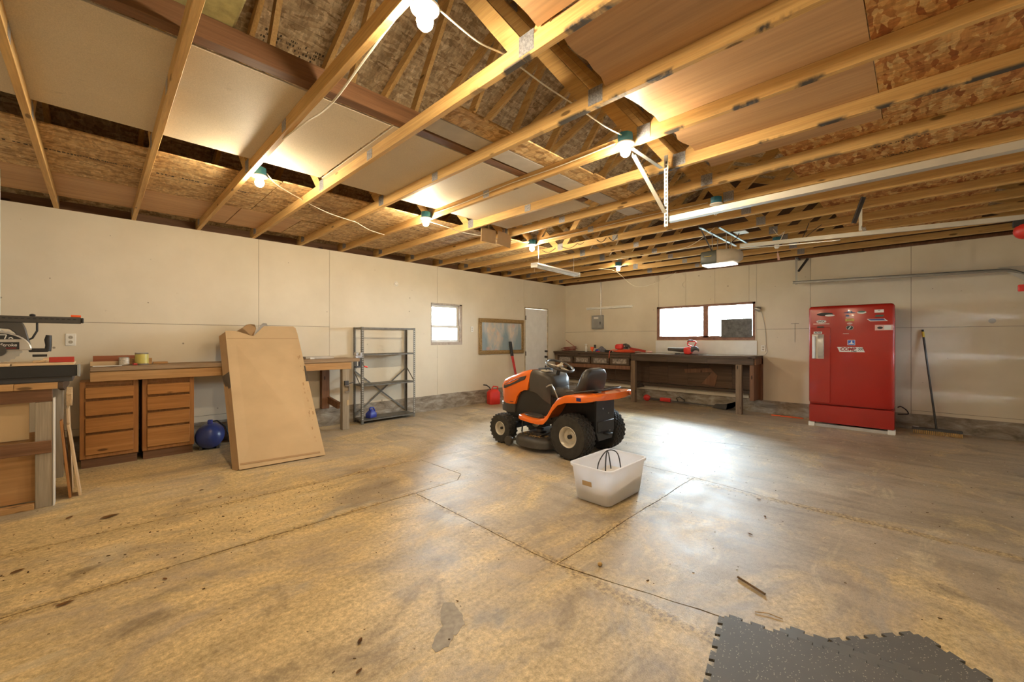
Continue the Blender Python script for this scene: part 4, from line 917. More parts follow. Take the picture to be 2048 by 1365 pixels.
# mower deck
def dk(z, g): return [(u, 0.57+v, z) for u, v in rrect(2*(0.47+g), 2*(0.30+g), 0.24+g, 8)]
MB().loft([dk(0.055, 0.0), dk(0.055, 0.008), dk(0.12, 0.006), dk(0.150, -0.012), dk(0.162, -0.05), dk(0.165, -0.12)]).build('cutting_deck', 'charcoal', mw, smooth=50)
for x in (-0.22, 0.22): MB().lathe([(0.09, 0.165), (0.09, 0.20), (0.05, 0.205), (0.05, 0.24), (0.02, 0.245)], (x, 0.57, 0), 'z', 20).build('spindle_pulley', 'dark_steel', mw)
for s in (-1, 1):
    b = MB(); b.lathe([(0.02, -0.028), (0.056, -0.026), (0.06, -0.012), (0.06, 0.012), (0.056, 0.026), (0.02, 0.028)], (s*0.42, 0.915, 0.064), 'x', 20); b.build('gauge_wheel', 'charcoal', mw)
    b = MB(); b.bar((s*0.38, 0.915, 0.07), (s*0.38, 0.80, 0.10), 0.02, 0.03); b.build('gauge_bracket', 'charcoal', mw)
b = MB()
for i in range(60):
    x = rnd.uniform(-0.40, -0.2); y = rnd.uniform(0.4, 0.78); a = rnd.uniform(0, PI)
    b.obox((x, y, 0.168+rnd.uniform(0, 0.01)), (rnd.uniform(0.02, 0.05), 0.004, 0.003), (0, rnd.uniform(-0.3, 0.3), a))
gc = b.build('grass_clippings', 'bristle', mw, smooth=0); gc['kind'] = 'stuff'

# ================================================================= STORAGE BIN
bn = thing('storage_bin', 'translucent white plastic storage bin holding white stuff and a black cord', 'storage bin', (-5.485, -4.648, 0.0))
def trans():
    m, nt, bs = nodes('translucent_plastic'); bs.inputs['Base Color'].default_value = (0.92, 0.92, 0.93, 1); bs.inputs['Roughness'].default_value = 0.35
    bs.inputs['Subsurface Weight'].default_value = 0.0
    f = noise_t(nt, coords(nt), 5, 3); nt.links.new(ramp(nt, f, [(0.3, (0.93, 0.93, 0.96)), (0.7, (0.96, 0.96, 0.98))]), bs.inputs['Base Color'])
    t = nt.nodes.new('ShaderNodeBsdfTranslucent'); t.inputs[0].default_value = (0.95, 0.95, 0.98, 1); mx = nt.nodes.new('ShaderNodeMixShader'); mx.inputs[0].default_value = 0.5
    out = nt.nodes['Material Output']; nt.links.new(bs.outputs[0], mx.inputs[1]); nt.links.new(t.outputs[0], mx.inputs[2]); nt.links.new(mx.outputs[0], out.inputs[0]); MATS['translucent'] = m
trans()
def ring(z, w, h, r): return [(u, v, z) for u, v in rrect(w, h, r, 5)]
b = MB(); b.loft([ring(0.006, 0.50, 0.28, 0.03), ring(0.006, 0.535, 0.315, 0.05), ring(0.012, 0.545, 0.325, 0.05), ring(0.285, 0.61, 0.385, 0.055), ring(0.285, 0.635, 0.41, 0.06), ring(0.305, 0.64, 0.415, 0.06), ring(0.305, 0.605, 0.38, 0.05), ring(0.290, 0.60, 0.375, 0.05), ring(0.016, 0.537, 0.317, 0.048), ring(0.012, 0.50, 0.28, 0.03)])
b.build('tub', 'translucent', bn, smooth=50)
b = MB(); secs = [ring(0.014, 0.52, 0.30, 0.04)]
secs += [[(u, v, 0.13+0.035*(u/0.3)+0.02*noise.noise(Vector((u*8, v*8, 1)))) for u, v in rrect(0.55, 0.335, 0.045, 5)], [(u*0.5, v*0.5, 0.17+0.02*u) for u, v in rrect(0.55, 0.335, 0.045, 5)]]
plain('white_contents', (0.82, 0.80, 0.78), 0.8); b.loft(secs); b.build('contents', 'white_contents', bn, smooth=60)
MB().box(-0.3015, -0.3005, -0.02, 0.07, 0.205, 0.245, Matrix.Rotation(-0.11, 4, 'Y') @ Matrix.Translation((0.022, 0, -0.03))).build('paper_label', 'cardboard', bn)
c1 = [(-0.10, -0.02, 0.17), (-0.06, 0.0, 0.29), (0.02, 0.03, 0.365), (0.10, 0.05, 0.35), (0.17, 0.06, 0.20)]
cable([(-5.485+p[0]*0.8-0.04, -4.648+p[1]-0.02, p[2]-0.005) for p in c1], 'black cord loop rising out of the white bin', r=0.0055, mat='black', name='cord', cat='cord')
cable([(-5.60, -4.60, 0.175), (-5.60, -4.62, 0.30), (-5.53, -4.66, 0.392), (-5.45, -4.71, 0.36), (-5.42, -4.73, 0.19)], 'second taller black cord loop in the white bin', r=0.005, mat='black', name='cord', cat='cord')

# ================================================================= RED REFRIGERATOR
fr = thing('red_refrigerator', 'tall red vintage refrigerator covered with stickers', 'refrigerator', (-0.09, -5.825, 0.0))
FX = -0.665  # front plane, local
def fsec(x, w, h0, h1, r): 
    return [(x, u, v) for u, v in rrect(w, h1-h0, r, 5, 0, (h0+h1)/2)]
MB().loft([fsec(0.0, 0.97, 0.065, 1.845, 0.05), fsec(FX+0.075, 0.985, 0.065, 1.855, 0.06)]).build('cabinet', 'red_enamel', fr, smooth=50)
MB().loft([fsec(FX+0.072, 0.985, 0.352, 1.855, 0.045), fsec(FX+0.03, 0.99, 0.350, 1.860, 0.045), fsec(FX+0.006, 0.975, 0.356, 1.845, 0.045), fsec(FX, 0.945, 0.37, 1.83, 0.045)]).build('door', 'red_enamel', fr, smooth=50)
MB().loft([fsec(FX+0.072, 0.985, 0.066, 0.338, 0.02), fsec(FX+0.02, 0.985, 0.066, 0.340, 0.02), fsec(FX+0.004, 0.972, 0.072, 0.334, 0.02)]).build('kick_panel', 'red_enamel', fr, smooth=50)
MB().loft([fsec(FX-0.0005, 0.255, 0.372, 1.53, 0.015), fsec(FX-0.010, 0.245, 0.378, 1.522, 0.015)]).build('latch_column', 'red_enamel', fr).location = (0, 0.352, 0)
for y in (0.46, -0.46): MB().box(FX+0.005, FX+0.12, y-0.04, y+0.04, 0.0, 0.064).build('foot_block', 'white_plastic', fr, bev=0.004)
MB().box(FX+0.02, FX+0.06, -0.42, 0.42, 0.0, 0.045).build('base_board', 'grey_board', fr, bev=0.002)
hp = MB(); hp.box(FX-0.014, FX-0.010, 0.30, 0.45, 1.05, 1.425); hpo = hp.build('handle_plate', 'silver_guard', fr, bev=0.002)
b = MB(); b.loft([[(FX-0.012-d, y, z) for y in (0.375, 0.305)]+[(FX-0.011, y, z) for y in (0.305, 0.375)] for z, d in ((1.06, 0.004), (1.10, 0.03), (1.34, 0.034), (1.38, 0.026), (1.42, 0.004))]); b.build('handle', 'silver_guard', hpo, smooth=50)
b = MB(); b.box(FX-0.045, FX-0.012, 0.405, 0.445, 1.05, 1.40); b.build('latch_bar', 'white_paint', hpo, bev=0.008)
# stickers
plain('redpaint_dark', (0.30, 0.01, 0.01), 0.45)
def STK(y, z): return Vector((0, y+5.825, z))
def sticker(shape, y, z, w, h, mat, name='sticker', off=0.0006, shear=0.0):
    c = STK(y, z); x = FX-off
    if shape == 'oval': poly = [(c.y+w/2*math.cos(a), c.z+h/2*math.sin(a)) for a in [2*PI*i/28 for i in range(28)]]
    else: poly = [(c.y-w/2-shear, c.z+h/2), (c.y+w/2-shear, c.z+h/2), (c.y+w/2+shear, c.z-h/2), (c.y-w/2+shear, c.z-h/2)]
    return MB().prism(poly, 'x', x-0.0004, x+0.0004).build(name, mat, fr, smooth=0)
def fr_text(body, y, z, size, mat, shear=0.0, bold=0.0, off=0.0018):
    c = STK(y, z); M4 = Matrix.Translation((FX-off, c.y, c.z)) @ Matrix.Rotation(-PI/2, 4, 'Z') @ Matrix.Rotation(PI/2, 4, 'X')
    return text_mesh('sticker_lettering', body, size, mat, fr, M4, shear, bold)
sticker('oval', -5.545, 1.728, 0.21, 0.055, 'red'); sticker('oval', -5.535, 1.732, 0.20, 0.05, 'black', off=0.0012); sticker('oval', -5.595, 1.712, 0.12, 0.028, 'paper', off=0.002)
sticker('oval', -5.490, 1.622, 0.125, 0.052, 'paper'); fr_text('WIX', -5.490, 1.622, 0.042, 'sticker_black', bold=0.001); sticker('rect', -5.490, 1.586, 0.20, 0.016, 'sticker_pink')
sticker('rect', -5.480, 1.535, 0.085, 0.022, 'sticker_green')
off2 = 0.0112
sticker('rect', -5.448, 1.450, 0.105, 0.036, 'paper', off=off2); fr_text('ROSS', -5.448, 1.450, 0.034, 'sticker_black', shear=0.2, bold=0.0008, off=off2+0.001)
sticker('rect', -5.83, 1.742, 0.13, 0.012, 'sticker_navy'); sticker('oval', -5.83, 1.755, 0.06, 0.035, 'sticker_navy', off=0.0010); sticker('oval', -5.83, 1.757, 0.03, 0.02, 'paper', off=0.0016)
for i in range(6): sticker('rect', -5.83, 1.668+i*0.0075, 0.094, 0.0065, 'paper' if i % 2 == 0 else 'red', off=0.001)
sticker('rect', -5.804, 1.698, 0.04, 0.024, 'sticker_navy', off=0.0017)
sticker('rect', -5.83, 1.635, 0.10, 0.036, 'sticker_yellow'); fr_text('MALL', -5.83, 1.635, 0.026, 'sticker_black')
sticker('oval', -5.83, 1.583, 0.066, 0.030, 'sticker_pink')
sticker('oval', -5.83, 1.520, 0.085, 0.066, 'paper'); sticker('oval', -5.83, 1.520, 0.078, 0.060, 'sticker_black', off=0.0012)
b = MB(); c = STK(-5.83, 1.52); b.prism([(c.y+0.02, c.z-0.018), (c.y+0.006, c.z+0.004), (c.y-0.008, c.z+0.022), (c.y-0.016, c.z+0.016), (c.y-0.003, c.z-0.006), (c.y+0.008, c.z-0.022)], 'x', FX-0.0024, FX-0.0016); b.build('sticker', 'paper', fr, smooth=0)
sticker('rect', -5.785, 1.432, 0.07, 0.010, 'sticker_pink')
sticker('oval', -5.965, 1.742, 0.105, 0.042, 'paper'); sticker('oval', -5.965, 1.752, 0.085, 0.024, 'sticker_green', off=0.0012)
sticker('rect', -6.155, 1.752, 0.10, 0.042, 'paper'); sticker('rect', -6.155, 1.762, 0.025, 0.006, 'sticker_black', off=0.0012)
sticker('rect', -6.158, 1.684, 0.09, 0.026, 'sticker_green', shear=0.008)
sticker('rect', -6.135, 1.626, 0.19, 0.034, 'paper', shear=-0.018); sticker('rect', -6.132, 1.629, 0.165, 0.022, 'sticker_navy', off=0.0012, shear=-0.014)
sticker('rect', -6.205, 1.515, 0.19, 0.078, 'sticker_pink'); sticker('oval', -6.165, 1.513, 0.062, 0.034, 'sticker_black', off=0.0012); sticker('rect', -6.245, 1.515, 0.075, 0.06, 'paper', off=0.0012)
sticker('rect', -5.848, 1.300, 0.088, 0.078, 'paper'); sticker('rect', -5.848, 1.300, 0.078, 0.068, 'sticker_blue', off=0.0012)
b = MB(); c = STK(-5.848, 1.302); b.prism([(c.y-0.03, c.z-0.022), (c.y+0.03, c.z-0.022), (c.y+0.03, c.z-0.012), (c.y+0.012, c.z-0.012), (c.y-0.002, c.z+0.026), (c.y-0.008, c.z+0.026), (c.y-0.014, c.z-0.012), (c.y-0.03, c.z-0.012)], 'x', FX-0.0024, FX-0.0016); b.build('sticker', 'paper', fr, smooth=0)
sticker('rect', -5.842, 1.196, 0.29, 0.072, 'paper', shear=-0.014)
fr_text('COMP', -5.808, 1.201, 0.064, 'redpaint_dark', shear=0.15, bold=0.0028); fr_text('CAMS', -5.875, 1.170, 0.024, 'sticker_black', shear=0.2, bold=0.0005)
b = MB(); c = STK(-5.955, 1.203)
for i in range(5):
    for j in range(4):
        if (i+j) % 2 == 0: b.box(FX-0.0024, FX-0.0016, c.y-0.03+i*0.012, c.y-0.018+i*0.012, c.z-0.018+j*0.010, c.z-0.008+j*0.010)
b.build('checkered_flag', 'sticker_black', fr, smooth=0)
cable([(-0.10, -6.335, 0.32), (-0.30, -6.37, 0.36), (-0.42, -6.43, 0.33), (-0.36, -6.45, 0.27), (-0.22, -6.40, 0.24), (-0.12, -6.335, 0.22)], 'black power cord looping out beside the red refrigerator', r=0.008, mat='black', name='power_cord', cat='cord')
# ================================================================= LONG LEFT WORKBENCH
lb = thing('long_workbench', 'long wooden workbench top on posts along the left wall', 'workbench', (0, 0, 0))
xs = [-9.9, -8.0, -6.2, -5.80]
MB().box(-8.66, -5.80, -0.52, -0.02, 1.012, 1.060).build('bench_top', 'worn_x', lb, bev=0.004)
MB().box(-8.66, -5.92, -0.50, -0.462, 0.905, 1.010).build('apron', 'pine_x', lb, bev=0.003)
MB().box(-6.01, -5.92, -0.46, -0.06, 0.92, 1.010).build('end_rail', 'pine_z', lb, bev=0.003)
MB().box(-6.05, -5.95, -0.49, -0.40, 0.0, 0.905).build('front_post', 'grey_z', lb, bev=0.003)
MB().box(-6.20, -6.09, -0.10, -0.01, 0.285, 1.010).build('back_post', 'brown_z', lb, bev=0.003)
b = MB(); b.bar((-6.07, -0.40, 0.36), (-6.10, -0.07, 0.42), 0.038, 0.10); b.build('tie_brace', 'brown_x', lb)
MB().box(-5.985, -5.955, -0.4935, -0.490, 0.36, 0.44).build('tape_patch', 'cardboard', lb)
# drawer cabinets
def cabinet(x0, x1, label):
    t = thing('drawer_cabinet', label, 'cabinet', ((x0+x1)/2, -0.22, 0)); w = x1-x0; h = w/2; F = -0.20
    MB().box(-h, h, F+0.02, 0.19, 0.10, 0.90).build('body', 'amber_z', t)
    MB().box(-h+0.01, h-0.01, F+0.03, 0.18, 0.0, 0.10).build('plinth', 'brown_x', t)
    fb_ = MB(); fb_.box(-h, -h+0.045, F, F+0.02, 0.10, 0.90); fb_.box(h-0.045, h, F, F+0.02, 0.10, 0.90); fb_.box(-h+0.045, h-0.045, F, F+0.02, 0.865, 0.90); fb_.box(-h+0.045, h-0.045, F, F+0.02, 0.10, 0.135); fb_.build('face_frame', 'amber_z', t, bev=0.002)
    for z0, z1 in ((0.725, 0.842), (0.548, 0.700), (0.372, 0.524), (0.140, 0.348)):
        MB().box(-h+0.04, h-0.042, F-0.019, F-0.001, z0, z1).build('drawer_front', 'amber_x', t, bev=0.004)
    return t
cabinet(-8.735, -8.285, 'amber wooden four-drawer cabinet closest to the saw bench')
cabinet(-8.255, -7.795, 'amber wooden four-drawer cabinet beside the blue air tank')
# ================================================================= LEANING CARDBOARD
cb = thing('cardboard_box', 'large flattened cardboard box leaning on the workbench', 'cardboard box', (0, 0, 0))
A0, A1 = Vector((-7.585, -1.625, 0.012)), Vector((-6.752, -1.685, 0.012))      # bottom front edge
B0, B1 = Vector((-7.455, -0.225, 1.512)), Vector((-6.60, -0.195, 1.532))          # top front edge
ux = (A1-A0).normalized(); up = (B0-A0).normalized(); nf = ux.cross(up).normalized()
if nf.y > 0: nf = -nf
def F(u, v, d=0.0): # u across 0..1, v up 0..1, d behind
    p = (A0*(1-u)+A1*u)*(1-v)+(B0*(1-u)+B1*u)*v; return p-nf*d
def slabq(name, poly, d0, d1, mat, sub=None):
    b = MB(); A = [b.bm.verts.new(F(u, v, d0)) for u, v in poly]; B = [b.bm.verts.new(F(u, v, d1)) for u, v in poly]; n = len(poly)
    b.bm.faces.new(A[::-1]); b.bm.faces.new(B)
    for i in range(n): b.bm.faces.new((A[i], A[(i+1) % n], B[(i+1) % n], B[i]))
    return b.build(name, mat, cb, smooth=0)
D = 0.085
slabq('front_panel', [(0.0, 0.0), (1.0, 0.0), (1.0, 0.93), (0.99, 0.985), (0.96, 1.0), (0.52, 1.003), (0.36, 0.915), (0.33, 0.918), (0.13, 0.962), (0.0, 0.965)], 0.0, 0.006, 'cardboard')
slabq('back_panel', [(-0.055, 0.02), (0.98, 0.02), (0.98, 0.96), (-0.07, 0.955)], D-0.006, D, 'cardboard_side')
def side_strip(name, v0, v1, mat, off=0.0, e=0.004, u1=-0.058):
    b = MB(); q = [F(0.0-off, v0, 0.001), F(u1-off, v0, D), F(u1*1.25-off, v1, D), F(0.0-off, v1, 0.001)]
    A = [b.bm.verts.new(p) for p in q]; B = [b.bm.verts.new(p+ux*e) for p in q]; b.bm.faces.new(A[::-1]); b.bm.faces.new(B)
    for i in range(4): b.bm.faces.new((A[i], A[(i+1) % 4], B[(i+1) % 4], B[i]))
    return b.build(name, mat, cb, smooth=0)
side_strip('side_panel', 0.006, 0.955, 'cardboard_side')
slabq('side_panel', [(0.993, 0.02), (1.0, 0.02), (1.0, 0.93), (0.993, 0.93)], 0.006, D*0.8, 'cardboard_side')
slabq('bottom_panel', [(0.007, 0.004), (0.993, 0.004), (0.993, 0.008), (0.007, 0.008)], 0.006, D, 'cardboard_side')
slabq('bottom_flap', [(0.01, 0.024), (0.94, 0.016), (0.94, 0.026), (0.012, 0.034)], -0.0035, -0.0005, 'cardboard_side')
b = MB(); q = [F(0.13, 0.962, 0.02), F(0.33, 0.918, 0.003), F(0.36, 0.918, -0.01), F(0.40, 0.965, -0.035), F(0.39, 0.995, -0.045), F(0.33, 1.004, -0.04), F(0.27, 1.0, -0.03), F(0.22, 0.982, -0.01)]
b.bm.faces.new([b.bm.verts.new(p) for p in q]); r_ = bmesh.ops.solidify(b.bm, geom=b.bm.faces[:], thickness=0.005); b.build('torn_flap', 'cardboard_side', cb, smooth=0)
b = MB(); q = [F(0.38, 0.93, 0.005), F(0.52, 1.004, 0.003), F(0.58, 1.004, 0.003), F(0.57, 1.03, 0.0), F(0.51, 1.026, -0.01), F(0.46, 0.995, -0.012)]
b.bm.faces.new([b.bm.verts.new(p) for p in q]); bmesh.ops.solidify(b.bm, geom=b.bm.faces[:], thickness=0.004); b.build('torn_liner', 'grey_board', cb, smooth=0)
side_strip('packing_tape', 0.52, 0.635, 'tape', 0.002, 0.001)
slabq('packing_tape', [(0.965, 0.52), (1.0045, 0.52), (1.0045, 0.645), (0.985, 0.645)], -0.0015, -0.0003, 'tape')
b = MB()
for i in range(24):
    v = rnd.uniform(0.08, 0.85); u = rnd.uniform(0.905, 0.965); s_ = rnd.uniform(0.004, 0.013)
    vs = [b.bm.verts.new(F(u+a*s_*0.8, v+c*s_, -0.0012)) for a, c in ((-1, -1), (1, -0.7), (0.8, 1), (-0.9, 0.8))]; b.bm.faces.new(vs)
tt = b.build('torn_spots', 'cardboard_side', cb, smooth=0); tt['kind'] = 'stuff'
slabq('crease', [(0.01, 0.895), (0.985, 0.885), (0.985, 0.887), (0.01, 0.897)], -0.0016, -0.0002, 'cardboard_side')

# ================================================================= BLUE TANK, JUG
tk = thing('air_tank', 'blue steel air tank lying under the workbench', 'air tank', (-7.62, -0.30, 0.0), -0.25)
MB().lathe([(0.001, -0.20), (0.07, -0.185), (0.12, -0.15), (0.145, -0.09), (0.148, 0.0), (0.145, 0.09), (0.12, 0.15), (0.07, 0.185), (0.001, 0.20)], (0, 0, 0.155), 'y', 28).build('tank', 'blue', tk, smooth=60)
b = MB(); b.box(-0.025, 0.025, -0.03, 0.03, 0.295, 0.345); b.build('gauge_block', 'blue_plastic', tk, bev=0.006)
b = MB(); b.tube([(0.0, 0.02, 0.32), (0.07, 0.0, 0.33), (0.16, -0.03, 0.25), (0.20, -0.04, 0.12), (0.22, -0.03, 0.02)], 0.008, 6); b.build('hose', 'black', tk)
for x in (-0.10, 0.07): MB().box(x, x+0.03, -0.08, 0.08, 0.0, 0.05).build('foot', 'dark_steel', tk)
plain('hazy_green', (0.05, 0.055, 0.045), 0.4)
b = MB(); b.box(-7.40, -7.10, -0.14, -0.11, 0.0, 0.30); tag(b.build('dark_panel', 'hazy_green', bev=0.004), 'dark flat panel standing behind the blue air tank', 'panel')
# ================================================================= STEEL SHELVING
sh = thing('shelving_unit', 'grey perforated steel shelving unit standing against the left wall', 'shelving', (0, 0, 0))
SX0, SX1, SY0, SY1, SH = -5.675, -4.705, -0.315, -0.02, 1.545
for sx, x in ((1, SX0), (-1, SX1)):
    for sy, y in ((1, SY0), (-1, SY1)):
        b = MB(); angle_bar(b, (x, y, 0.0), (x, y, SH), 0.036, 0.003, (sx, 0, 0), (0, sy, 0)); p_ = b.build('post', 'shelf_grey', sh)
        b = MB()
        if sy == 1: holes(b, (x, y, 0.05), (x, y, SH), 0.036, (sx, 0, 0), (0, -1, 0), 0.035, 0.010)
        holes(b, (x, y, 0.05), (x, y, SH), 0.036, (0, sy, 0), (-1 if sx == 1 else 1, 0, 0), 0.035, 0.010); b.build('perforation', 'paper' if sy == 1 else 'black', p_, smooth=0)
for z in (0.045, 0.60, 1.09, 1.515):
    b = MB()
    if z < 1.5: b.box(SX0+0.004, SX1-0.004, SY0+0.004, SY1-0.004, z+0.022, z+0.026)
    b.box(SX0+0.004, SX1-0.004, SY0+0.004, SY0+0.007, z, z+0.026); b.box(SX0+0.004, SX1-0.004, SY1-0.007, SY1-0.004, z, z+0.026); b.box(SX0+0.004, SX0+0.007, SY0+0.004, SY1-0.004, z, z+0.026); b.box(SX1-0.007, SX1-0.004, SY0+0.004, SY1-0.004, z, z+0.026)
    b.build('shelf', 'shelf_grey', sh)
for p, q in (((SX0+0.02, SY1-0.001, 0.83), (SX1-0.02, SY1-0.001, 0.10)), ((SX1-0.02, SY1+0.003, 0.83), (SX0+0.02, SY1+0.003, 0.10)), ((SX0-0.003, SY1-0.02, 0.84), (SX0-0.003, SY0+0.02, 0.60)), ((SX1+0.003, SY1-0.02, 0.84), (SX1+0.003, SY0+0.02, 0.60))):
    b = MB(); b.bar(p, q, 0.003, 0.022, (0, 0, 1)); b.build('brace', 'shelf_grey', sh)
jg = thing('blue_jug', 'small blue plastic jug on the bottom shelf', 'jug', (-5.46, -0.20, 0.072), 0.4)
b = MB(); b.loft([[(u, v, z) for u, v in rrect(w, h, 0.02, 4)] for z, w, h in ((0.0, 0.15, 0.10), (0.005, 0.16, 0.11), (0.07, 0.16, 0.11), (0.10, 0.10, 0.08), (0.13, 0.05, 0.05))]); b.build('body', 'blue_plastic', jg, smooth=50)
b = MB(); b.tube([(-0.03, 0, 0.12), (-0.02, 0, 0.165), (0.05, 0, 0.155), (0.085, 0, 0.10), (0.07, 0, 0.06)], 0.012, 8); b.build('handle', 'blue_plastic', jg)
MB().lathe([(0.02, 0.125), (0.022, 0.13), (0.022, 0.15), (0.018, 0.155)], (-0.025, 0, 0), 'z', 12).build('cap', 'blue_plastic', jg)
# vise and clamp on the bench end
vs_ = thing('bench_vise', 'grey clamp-on vise with red crank handle at the end of the workbench', 'vise', (-5.79, -0.42, 1.062))
b = MB(); b.box(-0.05, 0.05, -0.035, 0.035, 0.0, 0.04); b.box(-0.04, 0.0, -0.03, 0.03, 0.04, 0.085); b.box(0.03, 0.06, -0.03, 0.03, 0.0, 0.085); b.build('jaws', 'steel', vs_, bev=0.004)
b = MB(); b.box(0.02, 0.05, -0.02, 0.02, -0.13, 0.0); b.box(-0.04, 0.05, -0.02, 0.02, -0.15, -0.125); b.tube([(-0.02, 0, -0.16), (-0.02, 0, -0.055)], 0.008, 8); b.build('clamp_body', 'dark_steel', vs_, bev=0.003)
b = MB(); b.tube([(0.05, 0, -0.06), (0.075, 0, -0.065), (0.095, 0, -0.12), (0.11, 0, -0.135)], 0.006, 6); b.build('crank', 'dark_steel', vs_)
b = MB(); b.tube([(0.108, 0, -0.134), (0.16, 0, -0.15)], 0.011, 8); b.build('crank_handle', 'bright_red', vs_, label='red grip')
cl = thing('metal_clamp', 'dark metal clamp bolted to the front bench post', 'clamp', (-5.99, -0.492, 0.56))
b = MB(); b.box(-0.03, 0.035, -0.03, 0.0, 0.0, 0.015); b.box(0.022, 0.035, -0.03, 0.0, 0.0, 0.10); b.box(-0.03, 0.035, -0.03, 0.0, 0.09, 0.105); b.build('frame', 'steel', cl)
b = MB(); b.box(-0.04, 0.02, -0.035, 0.0, 0.105, 0.17); b.tube([(0.03, -0.02, 0.13), (0.10, -0.02, 0.14)], 0.008, 6); b.build('screw_block', 'dark_steel', cl, bev=0.003)
# ================================================================= SAW BENCH (L return)
sb = thing('saw_bench', 'rough plank saw bench with grey post at the end of the long workbench', 'saw bench', (0, 0, 0))
xb = -9.95
for i, (xa, xc) in enumerate(((-9.95, -9.36), (-9.358, -9.06), (-9.058, -8.83))):
    MB().box(xa, xc, -1.60, -1.30, 0.945, 0.995).build('top_plank', 'pine_x', sb, bev=0.003)
MB().box(-9.95, -8.84, -1.298, -0.53, 0.945, 0.993).build('top_plank', 'worn_x', sb, bev=0.003)
b = MB(); b.prism([(-1.60, 0.945), (-1.60, 0.995), (-0.53, 0.995), (-0.53, 0.90), (-1.30, 0.905)], 'x', -8.83, -8.80); b.build('side_apron', 'worn_y', sb, bev=0.002); sb.children[-1].data.materials[0] = MATS['grey_z']
MB().box(-9.95, -8.86, -1.585, -1.545, 0.845, 0.944).build('front_apron', 'brown_x', sb, bev=0.003)
MB().box(-8.952, -8.858, -1.583, -1.49, 0.0, 0.844).build('front_post', 'grey_z', sb, bev=0.003)
MB().box(-8.857, -8.848, -1.586, -1.48, 0.0, 0.87).build('post_edging', 'paper', sb)
MB().box(-8.93, -8.84, -0.62, -0.53, 0.0, 0.90).build('rear_post', 'grey_z', sb, bev=0.003)
MB().box(-9.95, -8.862, -1.605, -1.587, 0.435, 0.535).build('cross_rail', 'brown_x', sb, bev=0.003)
MB().box(-9.95, -8.955, -1.515, -1.503, 0.05, 0.60).build('back_board', 'ply_x', sb)
MB().box(-9.95, -8.985, -1.535, -1.52, 0.55, 0.84).build('upper_board', 'cardboard', sb)
MB().box(-9.95, -8.955, -1.60, -1.53, 0.0, 0.045).build('bottom_strip', 'pine_x', sb, bev=0.002)
# boards leaning by the bench side
for i, (x, y0, y1, h, lean, mt, lab) in enumerate(((-8.835, -1.46, -1.34, 0.66, 0.05, 'amber_z', 'amber board leaning on the saw bench side'), (-8.79, -1.44, -1.30, 0.62, 0.07, 'fresh_z', 'pale board leaning outermost on the saw bench side'), (-8.815, -1.30, -1.05, 0.74, 0.02, 'fresh_z', 'pale board tucked behind the outermost board by the saw bench'))):
    b = MB(); b.box(0, 0.016, y0, y1, 0, h, Matrix.Translation((x+0.03+lean*0.6, 0, 0.003)) @ Matrix.Rotation(-lean*1.6, 4, 'Y') @ Matrix.Identity(4)); tag(b.build('leaning_board', mt, bev=0.002), lab, 'board')
b = MB(); b.obox((-8.772, -1.42, 0.86), (0.035, 0.11, 0.12), (0.5, 0, 0)); tag(b.build('wood_block', 'fresh_z', bev=0.003), 'angled offcut block nailed under the saw bench corner', 'block')
# ================================================================= RADIAL / SLIDING SAW
sw = thing('sliding_saw', 'sliding compound saw with black rail and silver blade guard on the saw bench', 'saw', (-9.10, -1.40, 0.995))
MB().box(-0.60, 0.375, -0.17, -0.13, 0.045, 0.138).build('table_rail', 'black', sw, bev=0.003)
MB().box(0.376, 0.395, -0.175, -0.125, 0.04, 0.14).build('rail_cap', 'panel_grey', sw, bev=0.003)
MB().box(-0.60, 0.35, -0.125, 0.35, 0.0, 0.045).build('base', 'dark_steel', sw, bev=0.003)
MB().box(-0.60, 0.02, -0.175, 0.20, 0.1395, 0.160).build('table_board', 'fresh_x', sw, bev=0.002); MB().box(0.03, 0.36, -0.175, 0.20, 0.1395, 0.160).build('table_board', 'fresh_x', sw, bev=0.002)
b = MB(); b.box(-0.60, 0.40, 0.0, 0.05, 0.485, 0.540); b.build('arm_rail', 'charcoal', sw, bev=0.008)
b = MB()
for i in range(30): b.box(-0.58+i*0.032, -0.562+i*0.032, -0.0012, 0.0, 0.516, 0.524)
b.build('rail_teeth', 'black', sw, smooth=0)
MB().box(0.398, 0.412, -0.005, 0.055, 0.49, 0.535).build('rail_end', 'black', sw, bev=0.004)
MB().tube([(0.335, 0.025, 0.549), (0.395, 0.025, 0.547)], 0.011, 8).build('red_handle', 'orange_plastic', sw)
b = MB(); b.ell((0.12, 0.025, 0.548), (0.018, 0.018, 0.012)); b.build('lock_knob', 'black', sw)
b = MB(); b.prism([(-0.14, 0.485), (0.07, 0.485), (0.085, 0.44), (0.10, 0.36), (0.115, 0.29), (0.09, 0.28), (0.05, 0.33), (0.03, 0.40), (0.0, 0.432), (-0.10, 0.44)], 'y', 0.0, 0.05); b.build('yoke', 'charcoal', sw, bev=0.006)
pg = [(0.125*0 - 0.05 + 0.17*math.cos(a), 0.262 + 0.145*math.sin(a)) for a in [PI*i/20 for i in range(21)]]
b = MB(); b.prism(pg, 'y', -0.02, 0.02); go = b.build('blade_guard', 'silver_guard', sw, bev=0.006)
pg2 = [(-0.05+0.155*math.cos(a), 0.268+0.130*math.sin(a)) for a in [PI*(0.16+0.84*i/14) for i in range(15)]]; 
b = MB(); b.prism([(u, v) for u, v in pg2 if v > 0.345]+[(-0.185, 0.345)], 'y', -0.0215, -0.0203) if len([1 for u, v in pg2 if v > 0.345]) > 2 else None; b.build('guard_decal', 'black', go, smooth=0)
MB().box(-0.215, 0.055, -0.0225, -0.0203, 0.268, 0.328).build('guard_nameplate', 'black', go, smooth=0)
